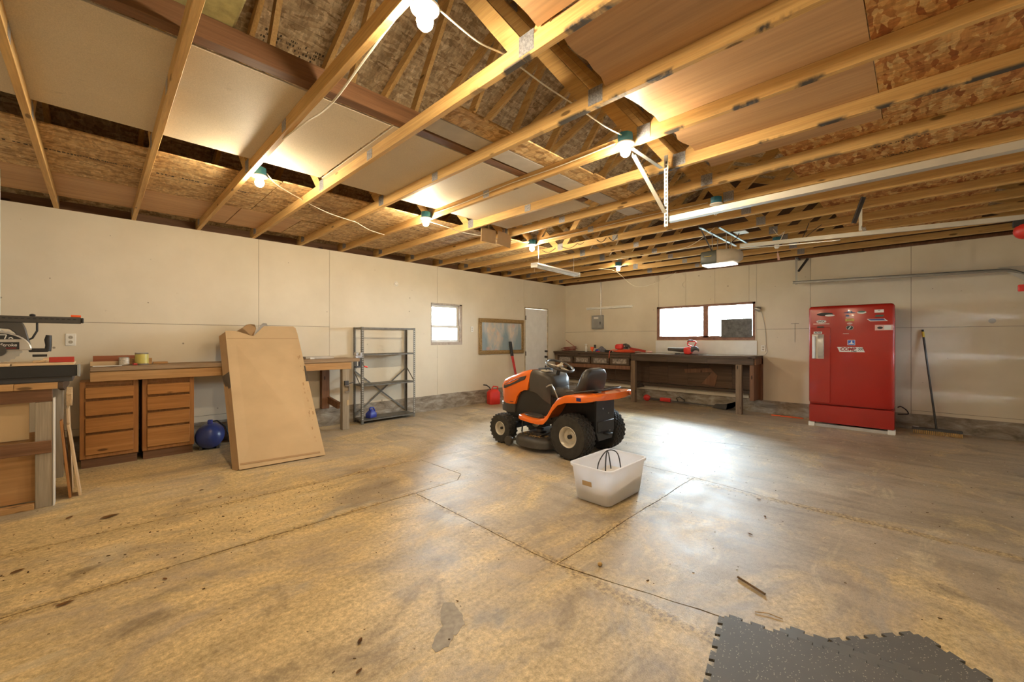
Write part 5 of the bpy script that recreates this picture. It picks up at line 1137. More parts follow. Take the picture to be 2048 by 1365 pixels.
def sw_text(body, x, z, size, mat): return text_mesh('guard_lettering', body, size, mat, go, Matrix.Translation((x, -0.0235, z)) @ Matrix.Rotation(PI/2, 4, 'X'), 0.1, 0.0004)
sw_text('8¼"', -0.075, 0.304, 0.036, 'bright_red'); sw_text('Stroke', 0.0, 0.304, 0.032, 'paper')
MB().box(-0.20, 0.04, -0.0232, -0.0224, 0.279, 0.282).build('red_line', 'bright_red', go, smooth=0)
b = MB()
for p, q in (((-0.085, 0.385), (-0.01, 0.385)), ((-0.085, 0.385), (-0.08, 0.352)), ((-0.01, 0.385), (-0.02, 0.352)), ((0.0, 0.357), (0.012, 0.367)), ((0.012, 0.367), (0.022, 0.354))): b.bar((p[0], -0.0225, p[1]), (q[0], -0.0225, q[1]), 0.001, 0.006, (0, -1, 0) if False else (0, 0, 1) if p[1] == q[1] else (1, 0, 0))
b.build('guard_emblem', 'paper', go, smooth=0)
n = 48; b = MB(); b.prism([(-0.05+(0.130 if i % 2 else 0.120)*math.cos(2*PI*i/n), 0.294-0.0+(0.130 if i % 2 else 0.120)*math.sin(2*PI*i/n)-0.0) for i in range(n)], 'y', 0.002, 0.005); b.build('blade', 'steel', sw, smooth=0)
b = MB(); b.lathe([(0.05, -0.03), (0.05, -0.021), (0.002, -0.021)], (-0.06, 0, 0.262), 'y', 20); b.build('arbor_cover', 'charcoal', sw)
b = MB(); b.box(0.10, 0.21, 0.01, 0.045, 0.245, 0.275); b.build('handle_arm', 'black', sw, bev=0.006); b = MB(); b.tube([(0.203, 0.028, 0.25), (0.208, 0.028, 0.30), (0.205, 0.028, 0.345), (0.21, 0.028, 0.385)], [0.02, 0.019, 0.022, 0.017], 10); b.build('handle', 'black', sw, smooth=50)
b = MB(); b.tube([(0.12, 0.028, 0.215), (0.20, 0.028, 0.215)], 0.010, 8); b.build('guard_lever', 'black', sw)
b = MB(); b.tube([(0.145, 0.025, 0.49), (0.145, 0.025, 0.42), (0.12, 0.025, 0.36), (0.09, 0.03, 0.34)], 0.007, 8); b.build('cable', 'black', sw)
# loose lumber and things on the bench
def plank(x0, x1, y0, y1, z0, z1, mat, lab, name='offcut', cat='offcut', bev=0.002):
    return tag(MB().box(x0, x1, y0, y1, z0, z1).build(name, mat, bev=bev), lab, cat)
plank(-8.88, -8.74, -1.545, -1.52, 1.1565, 1.200, 'redwood_x', 'red painted wood strip on the saw table'); COL.objects[-1]
MATS['redpaint'] = plain('redpaint', (0.42, 0.035, 0.02), 0.5)
for o in COL.objects:
    if o.get('label') == 'red painted wood strip on the saw table': o.data.materials[0] = MATS['redpaint']
plank(-8.97, -8.90, -1.50, -1.42, 1.1565, 1.172, 'fresh_x', 'pale offcut lying beside the saw blade')
plank(-8.92, -8.75, -1.44, -1.30, 1.1565, 1.19, 'fresh_x', 'pale thick offcut behind the red painted strip')
plank(-8.64, -8.30, -0.18, -0.14, 1.0615, 1.165, 'redwood_x', 'reddish wood slat standing on edge at the bench back')
plank(-8.66, -8.44, -0.34, -0.20, 1.0615, 1.105, 'fresh_x', 'stack of pale trim boards behind the papers')
plank(-8.43, -8.16, -0.24, -0.19, 1.0615, 1.13, 'pine_x', 'pine strip lying behind the paint cans')
plank(-8.15, -8.02, -0.26, -0.16, 1.0615, 1.085, 'pine_x', 'short pine block behind the yellow can')
plank(-8.64, -8.42, -0.50, -0.37, 1.0615, 1.066, 'paper', 'white papers at the bench edge', 'paper_stack', 'papers', 0)
plank(-6.50, -6.10, -0.30, -0.16, 1.0615, 1.095, 'grey_board', 'grey board piece on the bench beside the cardboard')
plank(-6.46, -6.40, -0.36, -0.31, 1.0615, 1.085, 'paper', 'small white block on the bench beside the cardboard')
def can(x, y, z, r, h, body, lab, sticker_m=None):
    t = thing('paint_can', lab, 'can', (x, y, z))
    MB().lathe([(r*0.97, 0), (r, 0.003), (r, h-0.006), (r*1.02, h-0.004), (r*1.02, h), (r*0.9, h), (r*0.88, h-0.008), (0.002, h-0.008)], axis='z', n=28).build('can_body', body, t)
    b = MB(); b.lathe([(r*1.006, h*0.12), (r*1.006, h*0.88)], axis='z', n=28, cap=False); b.build('can_label', sticker_m, t)
    return t
plain('can_yellow', (0.55, 0.48, 0.12), 0.4); plain('can_pale', (0.55, 0.50, 0.42), 0.45, var=0.4, scale=40)
can(-8.255, -0.36, 1.0615, 0.058, 0.135, 'steel', 'shiny paint can with yellow label on the workbench', 'can_yellow')
can(-8.40, -0.38, 1.0615, 0.042, 0.09, 'steel', 'small dull can on the workbench beside the shiny one', 'can_pale')
b = MB(); b.tube([(-8.30, -0.42, 1.072), (-8.33, -0.44, 1.075)], 0.012, 8); tag(b.build('bottle_cap', 'redpaint'), 'small red cap lying beside the shiny paint can', 'cap')
# outlets
def outlet(x, y, z, axis, lab, style=0, s=1.0):
    t = thing('wall_outlet', lab, 'outlet', (x, y, z), 0 if axis == 'L' else -PI/2)
    MB().box(-0.035*s, 0.035*s, -0.008, -0.0005, -0.057*s, 0.057*s).build('cover_plate', 'white_plastic', t, bev=0.003)
    for dz in (-0.022*s, 0.022*s):
        r = MB().lathe([(0.016*s, -0.008), (0.016*s, -0.0095), (0.001, -0.0095)], (0, 0, dz), 'y', 16).build('receptacle', 'beige_plastic', t)
        b = MB(); b.box(-0.007*s, -0.005*s, -0.0103, -0.0095, dz-0.004, dz+0.005); b.box(0.005*s, 0.007*s, -0.0103, -0.0095, dz-0.004, dz+0.005); b.build('slot', 'black', r, smooth=0)
    return t
outlet(-8.81, 0, 1.342, 'L', 'white outlet on the left wall beside the saw', s=1.15); outlet(-3.165, 0, 1.56, 'L', 'white outlet on the left wall between window and painting', s=0.95)
outlet(0, -4.53, 1.185, 'R', 'white outlet with plugged cord beside the right workbench end')
b = MB(); b.lathe([(0.045, -0.0005), (0.047, -0.006), (0.032, -0.012), (0.028, -0.02), (0.018, -0.012), (0.002, -0.012)], (-4.90, 0, 2.33), 'y', 20); tag(b.build('round_wall_box', 'white_plastic'), 'round white electrical cover high on the left wall', 'cover')
# ================================================================= PAINTING
pt = thing('framed_painting', 'blue and gold landscape painting in an ornate gold frame on the left wall', 'painting', (-2.305, -0.012, 1.415), 0)
def paint_mat():
    m, nt, bs = nodes('landscape_paint')
    v = coords(nt); sp = nt.nodes.new('ShaderNodeSeparateXYZ'); nt.links.new(v, sp.inputs[0])
    n1 = noise_t(nt, coords(nt, (3.0, 1, 1.6)), 2.2, 6, 0.62, 0.8); n2 = noise_t(nt, coords(nt, (9, 1, 2)), 2.0, 5, 0.6, 0.4)
    col = ramp(nt, n1, [(0.30, (0.30, 0.40, 0.46)), (0.45, (0.48, 0.50, 0.50)), (0.58, (0.64, 0.55, 0.46)), (0.72, (0.72, 0.64, 0.53))])
    # dark tall trees toward the right of centre and at the left edge
    for cx, w in ((0.10, 0.14), (-0.56, 0.12), (0.52, 0.16)):
        d = N(nt, 'ShaderNodeMath', operation='SUBTRACT'); nt.links.new(sp.outputs[0], d.inputs[0]); d.inputs[1].default_value = cx
        a = N(nt, 'ShaderNodeMath', operation='ABSOLUTE'); nt.links.new(d.outputs[0], a.inputs[0])
        zz = N(nt, 'ShaderNodeMath', operation='MULTIPLY_ADD'); nt.links.new(sp.outputs[2], zz.inputs[0]); zz.inputs[1].default_value = 0.35; nt.links.new(a.outputs[0], zz.inputs[2])
        ns = N(nt, 'ShaderNodeMath', operation='MULTIPLY_ADD'); nt.links.new(n2, ns.inputs[0]); ns.inputs[1].default_value = 0.16; nt.links.new(zz.outputs[0], ns.inputs[2])
        f = ramp(nt, ns.outputs[0], [(w*0.4+0.07, 0.85), (w+0.10, 0.0)]); col = mix(nt, f, col, (0.20, 0.30, 0.36))
    vo = N(nt, 'ShaderNodeTexVoronoi'); vo.inputs['Scale'].default_value = 3.1; nt.links.new(coords(nt, (1, 1, 1.2), loc=(0.35, 0, 0.2)), vo.inputs['Vector'])
    f = ramp(nt, vo.outputs['Distance'], [(0.08, 0.7), (0.24, 0.0)]); col = mix(nt, f, col, (0.72, 0.40, 0.30))
    nt.links.new(col, bs.inputs['Base Color']); bs.inputs['Roughness'].default_value = 0.5; MATS['painting'] = m
paint_mat()
MB().box(-0.60, 0.60, -0.012, 0.008, -0.305, 0.295).build('canvas', 'painting', pt)
W2, H2, fw = 0.685, 0.385, 0.085
for k, (x0, x1, z0, z1) in enumerate(((-W2, W2, H2-fw, H2), (-W2, W2, -H2, -H2+fw), (-W2, -W2+fw, -H2+fw, H2-fw), (W2-fw, W2, -H2+fw, H2-fw))):
    b = MB(); b.box(x0, x1, -0.022, 0.010, z0, z1); fo = b.build('frame_bar', 'gold', pt, bev=0.008)
    b = MB(); L_ = (x1-x0) if k < 2 else (z1-z0); n = int(L_/0.035)
    for i in range(n):
        t_ = (i+0.5)/n; c = (x0+(x1-x0)*t_, -0.024, (z0+z1)/2) if k < 2 else ((x0+x1)/2, -0.024, z0+(z1-z0)*t_)
        b.ell(c, (0.016 if k < 2 else 0.026, 0.010, 0.026 if k < 2 else 0.016), 6, 4)
    b.build('carving', 'gold', fo)
# pole tool leaning at painting, gas can
bc = thing('bolt_cutter', 'long red bolt cutter with black grips leaning on the left wall by the painting', 'bolt cutter', (0, 0, 0))
b = MB(); b.tube([(-1.93, -0.22, 0.02), (-2.06, -0.09, 1.02)], 0.014, 8); b.tube([(-1.95, -0.23, 0.02), (-2.10, -0.085, 1.02)], 0.014, 8); b.build('handles', 'red', bc)
b = MB(); b.tube([(-2.055, -0.094, 0.98), (-2.085, -0.06, 1.30)], 0.020, 8); b.tube([(-2.095, -0.09, 0.98), (-2.11, -0.055, 1.30)], 0.020, 8); b.build('grips', 'black', bc)
gs = thing('gas_can', 'red plastic gas can with black spout on the floor by the left wall', 'gas can', (-2.78, -0.24, 0.0), -0.3)
b = MB(); b.loft([[(u, v, z) for u, v in rrect(w, h, 0.035, 4)] for z, w, h in ((0.0, 0.22, 0.18), (0.01, 0.24, 0.20), (0.24, 0.24, 0.20), (0.30, 0.16, 0.14), (0.31, 0.12, 0.10))]); b.build('body', 'bright_red', gs, smooth=50)
b = MB(); b.tube([(0.09, 0, 0.28), (0.10, 0, 0.35), (0.0, 0, 0.37), (-0.04, 0, 0.31)], 0.014, 8); b.build('handle', 'bright_red', gs)
b = MB(); b.tube([(-0.07, 0, 0.30), (-0.09, 0, 0.35), (-0.16, 0, 0.40), (-0.23, 0, 0.41)], 0.012, 8); b.build('spout', 'black', gs)
# ================================================================= RIGHT WORKBENCH
rb = thing('right_workbench', 'dark weathered workbench with drawers along the right wall', 'workbench', (0, 0, 0))
BX = -0.52
MB().box(BX, -0.016, -4.53, -2.14, 1.005, 1.048).build('bench_top', 'worn_y', rb, bev=0.004)
MB().box(BX-0.01, -0.016, -2.138, -0.02, 1.020, 1.058).build('bench_top', 'worn_y', rb, bev=0.004)
for a, c in ((-4.50, -3.72), (-3.718, -2.95), (-2.948, -2.15)): MB().box(BX+0.012, BX+0.048, a, c, 0.895, 1.004).build('apron', 'worn_y', rb, bev=0.003)
MB().box(BX+0.02, BX+0.05, -2.12, -0.04, 0.955, 1.019).build('apron', 'worn_y', rb, bev=0.003)
for y in (-4.31, -2.24): MB().box(BX+0.012, BX+0.10, y, y+0.10, 0.0, 0.894).build('leg', 'worn_z', rb, bev=0.004)
MB().box(BX+0.03, BX+0.10, -0.14, -0.05, 0.0, 0.954).build('leg', 'worn_z', rb, bev=0.004)
MB().box(BX+0.04, -0.02, -4.50, -4.43, 0.26, 0.895).build('end_upright', 'brown_z', rb, bev=0.003); MB().box(BX+0.05, -0.02, -4.53, -4.50, 0.90, 1.004).build('end_apron', 'brown_z', rb)
MB().box(-0.10, -0.018, -4.53, -4.44, 0.235, 1.004).build('end_post', 'brown_z', rb, bev=0.003)
MB().box(BX+0.10, -0.10, -4.44, -4.40, 0.30, 0.37).build('end_stretcher', 'worn_y', rb); MB().box(BX+0.10, -0.06, -2.23, -2.19, 0.30, 0.37).build('stretcher', 'worn_y', rb)
yy = -4.43
while yy < -0.1:
    y2 = min(yy+0.42, -0.06); MB().box(-0.030, -0.014, yy, y2-0.004, 0.40, 0.90).build('back_board', 'ply_dark', rb); yy = y2
    if y2 >= -0.06: break
MB().box(-0.12, -0.014, -4.42, -0.06, 0.335, 0.395).build('back_ledger', 'worn_y', rb, bev=0.003)
b = MB(); b.prism([(-3.65, 0.70), (-3.12, 0.66), (-3.10, 0.74), (-3.65, 0.78), (-3.74, 0.66), (-3.72, 0.42), (-3.50, 0.44)][:3]+[(-3.62, 0.78), (-3.75, 0.64), (-3.70, 0.42), (-3.45, 0.46)], 'x', -0.040, -0.032); b.build('back_scrap', 'brown_z', rb)
MB().box(BX+0.022, BX+0.05, -2.12, -0.06, 0.69, 0.775).build('drawer_rail', 'brown_z', rb, bev=0.003)
plain('peeling', (0.26, 0.22, 0.185), 0.8, var=0.6, scale=22)
for i in range(4):
    a = -2.10+i*0.50
    d = MB().box(BX+0.012, BX+0.03, a, a+0.47, 0.785, 0.945).build('drawer_front', 'worn_y', rb, bev=0.004)
    if i < 3 or True: MB().box(BX+0.009, BX+0.0119, a+0.06, a+0.40, 0.815, 0.915).build('peeling_label', 'peeling', d)
zB = 1.0485; zB2 = 1.0585
# cord pile, bottle, clamp, bag
b = MB()
rr = random.Random(3)
for k in range(7):
    cx, cy = -0.27+rr.uniform(-0.04, 0.04), -0.33+rr.uniform(-0.04, 0.04); r1, r2 = rr.uniform(0.10, 0.17), rr.uniform(0.12, 0.24); ph = rr.uniform(0, 6); zz = zB2+0.010+k*0.011; tl = rr.uniform(-0.02, 0.03)
    b.tube([(cx+r1*math.cos(a), cy+r2*math.sin(a), zz+abs(tl)*(1+math.sin(a+ph))+(0.10 if k == 6 else 0.0)*(1+math.sin(a+ph))) for a in [2*PI*i/28 for i in range(28)]], 0.0065, 5, closed=True)
plain('cord_red', (0.30, 0.10, 0.075), 0.6, var=0.5, scale=25)
tag(b.build('cord_pile', 'cord_red'), 'tangled reddish extension cord piled in the bench corner', 'cord')
sbt = thing('spray_bottle', 'slim white spray bottle on the right workbench', 'bottle', (-0.30, -0.85, zB2))
MB().lathe([(0.028, 0), (0.031, 0.005), (0.031, 0.10), (0.022, 0.13), (0.012, 0.14), (0.012, 0.15)], axis='z', n=18).build('body', 'white_plastic', sbt); b = MB(); b.box(-0.012, 0.012, -0.025, 0.03, 0.15, 0.18); b.build('nozzle', 'white_paint', sbt, bev=0.004)
oc = thing('orange_clamp', 'orange spring clamp with dark jaws standing on the right workbench', 'clamp', (-0.27, -1.0, zB2), 0.2)
b = MB(); b.prism([(-0.06, 0.105), (0.04, 0.115), (0.035, 0.06), (0.0, 0.0), (-0.02, 0.0), (-0.03, 0.05)], 'x', -0.015, 0.015); b.build('body', 'orange_plastic', oc, bev=0.004)
b = MB(); b.box(-0.012, 0.012, -0.10, -0.05, 0.09, 0.165); b.build('jaw', 'black', oc, bev=0.004)
bgm = MB(); secs = []
for z, s_ in ((0, 1.0), (0.02, 1.02), (0.06, 0.75), (0.10, 0.42), (0.135, 0.12)):
    secs.append([(0.10*s_*math.cos(a)*(1+0.25*noise.noise(Vector((math.cos(a)*2, math.sin(a)*2, z*20)))), 0.14*s_*math.sin(a)*(1+0.25*noise.noise(Vector((math.cos(a)*2+5, math.sin(a)*2, z*20)))), z) for a in [2*PI*i/18 for i in range(18)]])
bag = thing('grey_bag', 'crumpled grey plastic bag with blue print on the right workbench', 'bag', (-0.30, -1.28, zB2)); plain('bag_grey', (0.17, 0.17, 0.20), 0.4, var=0.3, scale=30)
bgm.loft(secs).build('bag_body', 'bag_grey', bag, smooth=20); b = MB(); b.ell((-0.09, 0.07, 0.035), (0.02, 0.045, 0.03), 10, 6); b.build('blue_print', 'blue_plastic', bag); b = MB(); b.box(-0.14, -0.10, -0.03, 0.05, 0.0, 0.018); b.build('red_tab', 'bright_red', bag, bev=0.004)
bxm = MB().box(-0.46, -0.36, -1.60, -1.46, zB2, zB2+0.05); tag(bxm.build('battery_pack', 'black', bev=0.006), 'small black battery pack on the workbench edge', 'battery')
# chainsaw with orange cord heap
cs = thing('electric_chainsaw', 'red power tool with dark handle lying on an orange cord heap', 'power tool', (-0.30, -1.83, zB2+0.012), 0.1)
b = MB(); b.loft([[(x, y, z) for x, z in rrect(w, h, 0.025, 4, 0, zc)] for y, w, h, zc in ((-0.02, 0.10, 0.09, 0.115), (0.0, 0.14, 0.12, 0.12), (0.12, 0.15, 0.12, 0.115), (0.16, 0.10, 0.08, 0.11))]); b.build('motor_body', 'bright_red', cs, smooth=50)
b = MB(); b.tube([(0, -0.02, 0.16), (0, -0.08, 0.17), (0, -0.14, 0.145), (0, -0.17, 0.10)], 0.022, 8); b.tube([(0, -0.03, 0.09), (0, -0.12, 0.08)], 0.018, 8); b.ell((0, -0.10, 0.13), (0.045, 0.045, 0.045)); b.build('handle', 'charcoal', cs, smooth=50)
b = MB(); b.bar((0.02, -0.16, 0.08), (0.02, -0.52, 0.02), 0.01, 0.05); b.build('bar', 'redpaint', cs)
b = MB()
for k in range(6):
    cx, cy = -0.33+rr.uniform(-0.03, 0.03), -1.90+rr.uniform(-0.05, 0.05); r1, r2 = rr.uniform(0.10, 0.15), rr.uniform(0.16, 0.26)
    b.tube([(cx+r1*math.cos(a), cy+r2*math.sin(a), zB2+0.009+k*0.010) for a in [2*PI*i/26 for i in range(26)]], 0.0075, 5, closed=True)
b.tube([(-0.40, -1.72, zB2+0.06), (-0.47, -1.66, zB2+0.055), (-0.535, -1.64, zB2+0.02), (-0.545, -1.635, zB2-0.05), (-0.545, -1.63, zB2-0.13)], 0.0075, 6)
plain('cord_orange', (0.80, 0.11, 0.04), 0.5); tag(b.build('extension_cord', 'cord_orange'), 'orange extension cord heaped on the bench with one loop hanging down', 'cord')
pk = MB(); pk.ell((-0.20, -2.42, zB+0.028), (0.05, 0.07, 0.028), 12, 8); tag(pk.build('pink_rag', 'sticker_pink'), 'small pink rag on the workbench left of the window', 'rag')
ppr = MB().box(-0.45, -0.18, -4.42, -3.62, zB, zB+0.003); tag(ppr.build('white_sheet', 'paper'), 'white sheet of paper spread on the workbench below the window', 'paper')
ppr = MB().box(-0.46, -0.20, -3.00, -2.22, zB, zB+0.003); tag(ppr.build('white_sheet', 'paper'), 'white sheet of paper on the workbench under the blower nozzle', 'paper')
b = MB(); b.tube([(-0.36, -3.05, zB+0.012), (-0.38, -3.14, zB+0.014)], 0.013, 8); tag(b.build('small_bit', 'dark_steel'), 'small dark fitting on the bench below the blower nozzle', 'fitting')
# leaf blower
lbw = thing('leaf_blower', 'red cordless leaf blower with long black nozzle on the workbench', 'leaf blower', (-0.30, -3.32, zB))
b = MB(); b.tube([(0, 0.44, 0.098), (0, 0.43, 0.098), (0, 0.10, 0.088)], [0.033, 0.034, 0.045], 16); b.build('nozzle', 'charcoal', lbw)
b = MB(); b.loft([[(x, y, z) for x, z in rrect(w, h, r, 4, 0, zc)] for y, w, h, r, zc in ((0.11, 0.09, 0.09, 0.03, 0.085), (0.09, 0.12, 0.14, 0.03, 0.075), (0.0, 0.13, 0.145, 0.03, 0.073), (-0.04, 0.10, 0.11, 0.03, 0.08))]); b.build('motor_body', 'bright_red', lbw, smooth=50)
b = MB(); b.loft([[(x, y, z) for x, z in rrect(w, h, r, 4, 0, zc)] for y, w, h, r, zc in ((-0.035, 0.11, 0.11, 0.03, 0.10), (-0.09, 0.11, 0.09, 0.03, 0.13), (-0.15, 0.07, 0.07, 0.03, 0.115), (-0.17, 0.05, 0.06, 0.02, 0.09))]); b.build('rear_housing', 'dark_steel', lbw, smooth=50)
b = MB(); b.tube([(0, -0.04, 0.16), (0, 0.04, 0.185), (0, 0.05, 0.225), (0, 0.02, 0.265), (0, -0.10, 0.262), (0, -0.125, 0.24), (0, -0.09, 0.175)], 0.014, 8); b.build('handle', 'bright_red', lbw, smooth=50)
b = MB(); b.tube([(0, 0.045, 0.25), (0, 0.02, 0.278), (0, -0.06, 0.275)], 0.016, 8); b.build('grip', 'black', lbw)
# string trimmer under bench
tm = thing('string_trimmer', 'orange and black string trimmer lying on the floor under the right workbench', 'string trimmer', (-0.14, 0, 0))
b = MB(); b.ell((0, -2.33, 0.075), (0.05, 0.08, 0.07)); b.build('motor_head', 'bright_red', tm); b = MB(); b.loft([[(x, y, z) for x, z in rrect(0.07, 0.08, 0.02, 3, 0, 0.07)] for y in (-2.86, -2.64)]); b.build('battery_housing', 'bright_red', tm, bev=0.004)
b = MB(); b.tube([(0, -2.38, 0.06), (0.0, -2.66, 0.065)], 0.02, 8); b.tube([(0, -2.84, 0.06), (0.0, -3.75, 0.05)], 0.013, 8); b.build('shaft', 'dark_steel', tm)
b = MB(); b.tube([(0, -3.02, 0.05), (0, -2.98, 0.13), (0, -3.05, 0.16), (0, -3.15, 0.10), (0, -3.14, 0.05)], 0.012, 8); b.build('loop_handle', 'black', tm)
b = MB(); b.prism([(-3.70, 0.02), (-3.95, 0.005), (-4.02, 0.03), (-3.98, 0.12), (-4.10, 0.17), (-4.14, 0.13), (-4.05, 0.05), (-3.95, 0.10), (-3.75, 0.09)][::-1], 'x', -0.04, 0.05); b.build('guard', 'charcoal', tm, bev=0.004)
b = MB(); b.box(-0.21, -0.17, -5.17, -4.70, 0.0, 0.016); tag(b.build('orange_stick', 'orange_plastic', bev=0.004), 'flat orange bar on the floor between workbench and refrigerator', 'bar')
# wall lamp clip by window and cords
b = MB(); b.lathe([(0.02, 0), (0.045, -0.05), (0.05, -0.09), (0.046, -0.09), (0.018, -0.005)], (0, 0, 0), 'y', 16, cap=False); cll = b.build('clip_lamp', 'steel'); cll.location = (-0.06, -4.40, 1.93); cll.rotation_euler = (0.3, 0.3, 0.6); tag(cll, 'small metal clip lamp at the upper corner of the right wall window', 'lamp')
cable([(-0.014, -4.50, 1.88), (-0.01, -4.56, 1.55), (-0.01, -4.58, 1.2), (-0.04, -4.60, 1.12), (-0.02, -4.55, 1.06), (-0.06, -4.48, 1.052)], 'grey cord hanging beside the right wall window down to the bench', r=0.004, mat='grey_board', name='cord', cat='cord')
b = MB(); b.tube([(-0.004, -5.017, 1.62), (-0.004, -5.017, 1.30)], 0.002, 5); b.tube([(-0.004, -4.96, 1.625), (-0.004, -5.075, 1.625)], 0.003, 5); tag(b.build('wall_hook_wire', 'dark_steel'), 'thin dark T-shaped wire on the wall left of the refrigerator', 'wire')
# ================================================================= BROOM
br = thing('push_broom', 'black handled push broom with tan bristles leaning on the right wall', 'broom', (0, 0, 0))
b = MB(); b.box(-0.32, -0.24, -6.985, -6.49, 0.050, 0.085); b.build('head', 'dark_steel', br, bev=0.006)
b = MB()
for i in range(26):
    for j in range(3):
        y = -6.975+i*0.0188; x = -0.31+j*0.03; b.bar((x, y, 0.052), (x-0.012+0.02*(j-1), y+0.010*noise.noise(Vector((i, j, 0))), 0.0015), 0.010, 0.012, (0, 1, 0))
bb_ = b.build('bristles', 'bristle', br, smooth=0); bb_['kind'] = 'stuff'
b = MB(); b.tube([(-0.27, -6.735, 0.075), (-0.03, -6.605, 1.40)], 0.0125, 10); b.build('handle', 'black_satin', br)
b = MB(); b.tube([(-0.034, -6.607, 1.38), (-0.022, -6.601, 1.46)], 0.016, 10); b.build('handle_collar', 'yellow', br); b = MB(); b.tube([(-0.022, -6.601, 1.46), (-0.017, -6.598, 1.49)], 0.014, 10); b.build('handle_tip', 'black', br)
b = MB(); b.box(-0.29, -0.245, -6.56, -6.50, 0.0855, 0.0865); b.build('head_label', 'paper', br)
# ================================================================= RUBBER MATS
def mat_speck():
    m, nt, bs = nodes('speckled_rubber'); v = coords(nt); vo = N(nt, 'ShaderNodeTexVoronoi'); vo.inputs['Scale'].default_value = 130; nt.links.new(v, vo.inputs['Vector'])
    sx = N(nt, 'ShaderNodeSeparateColor'); nt.links.new(vo.outputs['Color'], sx.inputs[0])
    d = ramp(nt, vo.outputs['Distance'], [(0.22, 1.0), (0.30, 0.0)]); k = ramp(nt, sx.outputs[0], [(0.72, 0.0), (0.75, 1.0)])
    mm = N(nt, 'ShaderNodeMath', operation='MULTIPLY'); nt.links.new(d, mm.inputs[0]); nt.links.new(k, mm.inputs[1])
    base = ramp(nt, noise_t(nt, v, 3, 5), [(0.3, (0.095, 0.088, 0.076)), (0.7, (0.13, 0.118, 0.10))])
    nt.links.new(mix(nt, mm.outputs[0], base, (0.50, 0.45, 0.34)), bs.inputs['Base Color']); bs.inputs['Roughness'].default_value = 0.6; MATS['mat_speck'] = m
mat_speck()
def rubber_mat(size, loc, rot, label, tilt=(0, 0)):
    w, h = size; pts = []; tooth = 0.040; dp = 0.022
    def edge(a, c, nrm):
        a, c, nrm = Vector(a), Vector(c), Vector(nrm); d = c-a; L_ = d.length; n = int(L_/(2*tooth)); st_ = L_/n; u = d.normalized(); out = []
        for i in range(n):
            s_ = i*st_; f = st_*0.25; fl_ = 0.006
            out += [a+u*s_, a+u*(s_+f), a+u*(s_+f-fl_)+nrm*dp, a+u*(s_+st_-f+fl_)+nrm*dp, a+u*(s_+st_-f)]
        return out
    c = [(0, 0), (w, 0), (w, h), (0, h)]; pts = edge(c[0], c[1], (0, -1))+edge(c[1], c[2], (1, 0))+edge(c[2], c[3], (0, 1))+edge(c[3], c[0], (-1, 0))
    b = MB(); b.prism([tuple(p) for p in pts], 'z', 0.0, 0.011); o = b.build('rubber_mat', 'mat_speck', smooth=0); o.location = loc; o.rotation_euler = (tilt[0], tilt[1], rot); return tag(o, label, 'mat')
# x to local: first mat corner at (-6.53,-5.92)
rubber_mat((0.60, 0.62), (-6.515, -5.90, 0.0250), math.radians(180+11), 'speckled black rubber floor mat lying flat on top of the others', (0, 0))
rubber_mat((0.62, 0.62), (-5.995, -6.55, 0.0005), math.radians(141), 'speckled black rubber floor mat turned askew with its corner on bare floor')
rubber_mat((0.62, 0.60), (-6.385, -6.12, 0.0128), math.radians(189), 'smooth grey rubber floor mat sandwiched between two others', (0.0, 0.0)).data.materials[0] = plain('mat_underside', (0.135, 0.13, 0.12), 0.42, var=0.08)
# ================================================================= FLOOR DEBRIS
def leaf(x, y, rz, s_, lab, mat='leaf', curl=0.35):
    b = MB(); n = 7; L_ = [(-1, 0), (-0.6, 0.32), (0, 0.42), (0.5, 0.30), (1.0, 0.0)]
    top = [Vector((u*s_, v*s_, 0.003+abs(v)*s_*curl+0.1*s_*u*u)) for u, v in L_]; bot = [Vector((u*s_, -v*s_, 0.003+abs(v)*s_*curl*0.8+0.1*s_*u*u)) for u, v in L_[1:-1]]; mid = [Vector((u*s_, 0, 0.002+0.1*s_*u*u)) for u, v in L_[1:-1]]
    T_ = [b.bm.verts.new(p) for p in top]; B_ = [b.bm.verts.new(p) for p in bot]; Mi = [b.bm.verts.new(p) for p in mid]
    b.bm.faces.new((T_[0], Mi[0], T_[1])); b.bm.faces.new((T_[0], B_[0], Mi[0]))
    for i in range(2): b.bm.faces.new((T_[i+1], Mi[i], Mi[i+1], T_[i+2])); b.bm.faces.new((Mi[i], B_[i], B_[i+1], Mi[i+1]))
    b.bm.faces.new((T_[3], Mi[2], T_[4])); b.bm.faces.new((Mi[2], B_[2], T_[4]))
    bmesh.ops.solidify(b.bm, geom=b.bm.faces[:], thickness=0.001)
    o = b.build('dry_leaf', mat, smooth=0); o.location = (x, y, 0.001); o.rotation_euler = (0, 0, rz); return tag(o, lab, 'leaf', 'dry leaves on the floor')
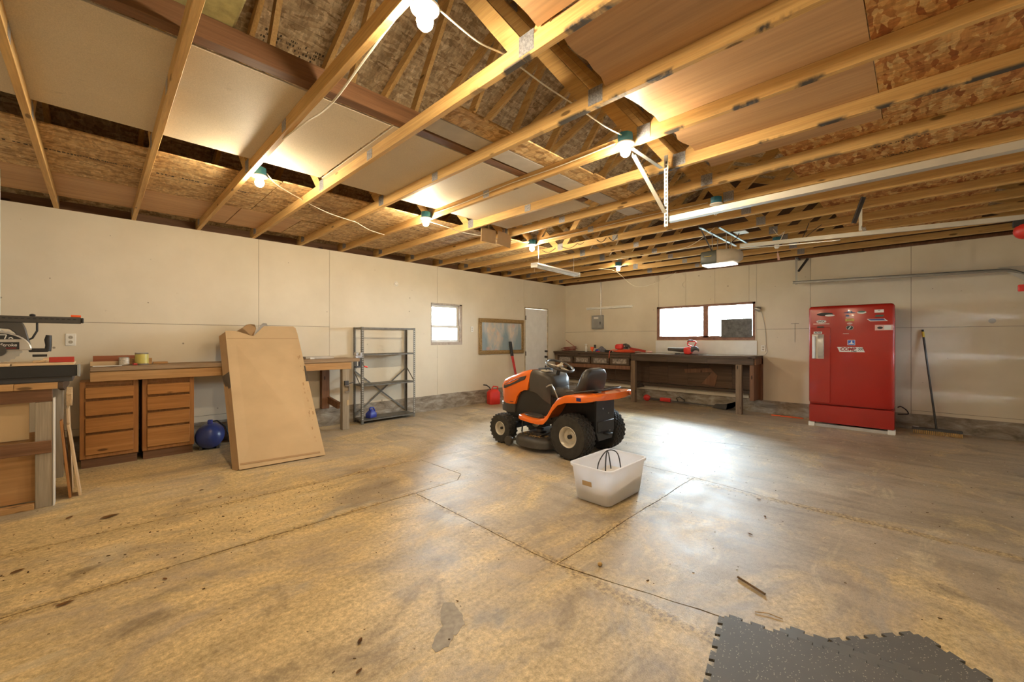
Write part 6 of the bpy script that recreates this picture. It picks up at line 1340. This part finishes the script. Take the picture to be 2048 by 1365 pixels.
for x, y, rz, s_ in ((-8.537, -2.212, 0.2, 0.055), (-8.927, -2.859, 0.5, 0.032), (-8.718, -3.483, 0.1, 0.035), (-7.872, -2.339, 0.6, 0.022), (-7.783, -4.792, 0.8, 0.022), (-8.337, -3.56, 2.0, 0.018), (-8.75, -2.02, 0.9, 0.03), (-7.95, -2.02, 0.4, 0.02), (-7.86, -4.95, 0.4, 0.018), (-8.35, -4.9, 2.2, 0.02), (-6.75, -2.55, 0.3, 0.02), (-5.054, -5.728, 0.2, 0.02), (-5.445, -5.729, 1.2, 0.02), (-4.7, -5.6, 1.9, 0.018)):
    leaf(x, y, rz, s_, 'largest curled dry brown leaf, on the floor before the drawer cabinets' if s_ > 0.05 else 'small dry brown leaf lying on the concrete floor')
b = MB(); r5 = random.Random(21)
for i in range(900):
    x = r5.uniform(-9.6, -0.3); y = r5.uniform(-7.5, -0.4)
    if r5.random() < 0.45: x = -8.0+r5.gauss(0, 0.7); y = -2.9+r5.gauss(0, 0.35)
    if (-7.7 < x < -6.6 and y > -1.75) or (x < -5.9 and x > -7.2 and y < -5.85) or (x > -0.95 and y < -5.2) or x > -0.6 or y > -0.55: continue
    s_ = r5.uniform(0.0015, 0.006)*(1.6 if r5.random() < 0.10 else 1)
    b.obox((x, y, s_*0.22+0.0004), (s_*r5.uniform(0.8, 2.6), s_*0.8, s_*0.4), (0, 0, r5.uniform(0, PI)))
plain('debris_brown', (0.12, 0.07, 0.03), 0.9, var=0.4)
db = b.build('floor_debris', 'debris_brown', smooth=0); tag(db, 'fine wood chips and dirt crumbs scattered over the floor', 'debris'); db['kind'] = 'stuff'
b = MB()
for i in range(260):
    x = r5.uniform(-6.0, -0.4); y = r5.uniform(-7.4, -3.6)
    if (x < -5.9 and y < -5.85) or x > -0.95: continue
    s_ = r5.uniform(0.002, 0.006); b.obox((x, y, s_*0.25+0.0004), (s_*1.6, s_, s_*0.5), (0, 0, r5.uniform(0, PI)))
db = b.build('pale_crumbs', 'paper', smooth=0); tag(db, 'pale crumbs scattered over the floor toward the garage door', 'debris'); db['kind'] = 'stuff'
b = MB(); b.tube([(-6.33, -5.98, 0.004), (-6.30, -6.03, 0.006), (-6.295, -6.09, 0.004)], 0.002, 5); tag(b.build('twig', 'bristle'), 'thin pale straw lying beside the rubber mats', 'twig')
b = MB(); b.tube([(-6.07, -5.83, 0.007), (-6.14, -5.98, 0.007)], 0.006, 6); tag(b.build('twig', 'debris_brown'), 'short dark stick lying in the floor joint beside the rubber mats', 'twig')
nut = MB(); nut.ell((-6.509, -5.212, 0.012), (0.016, 0.014, 0.012), 10, 6); tag(nut.build('walnut', 'bristle'), 'small round nut on the floor beside the slab joint', 'nut')
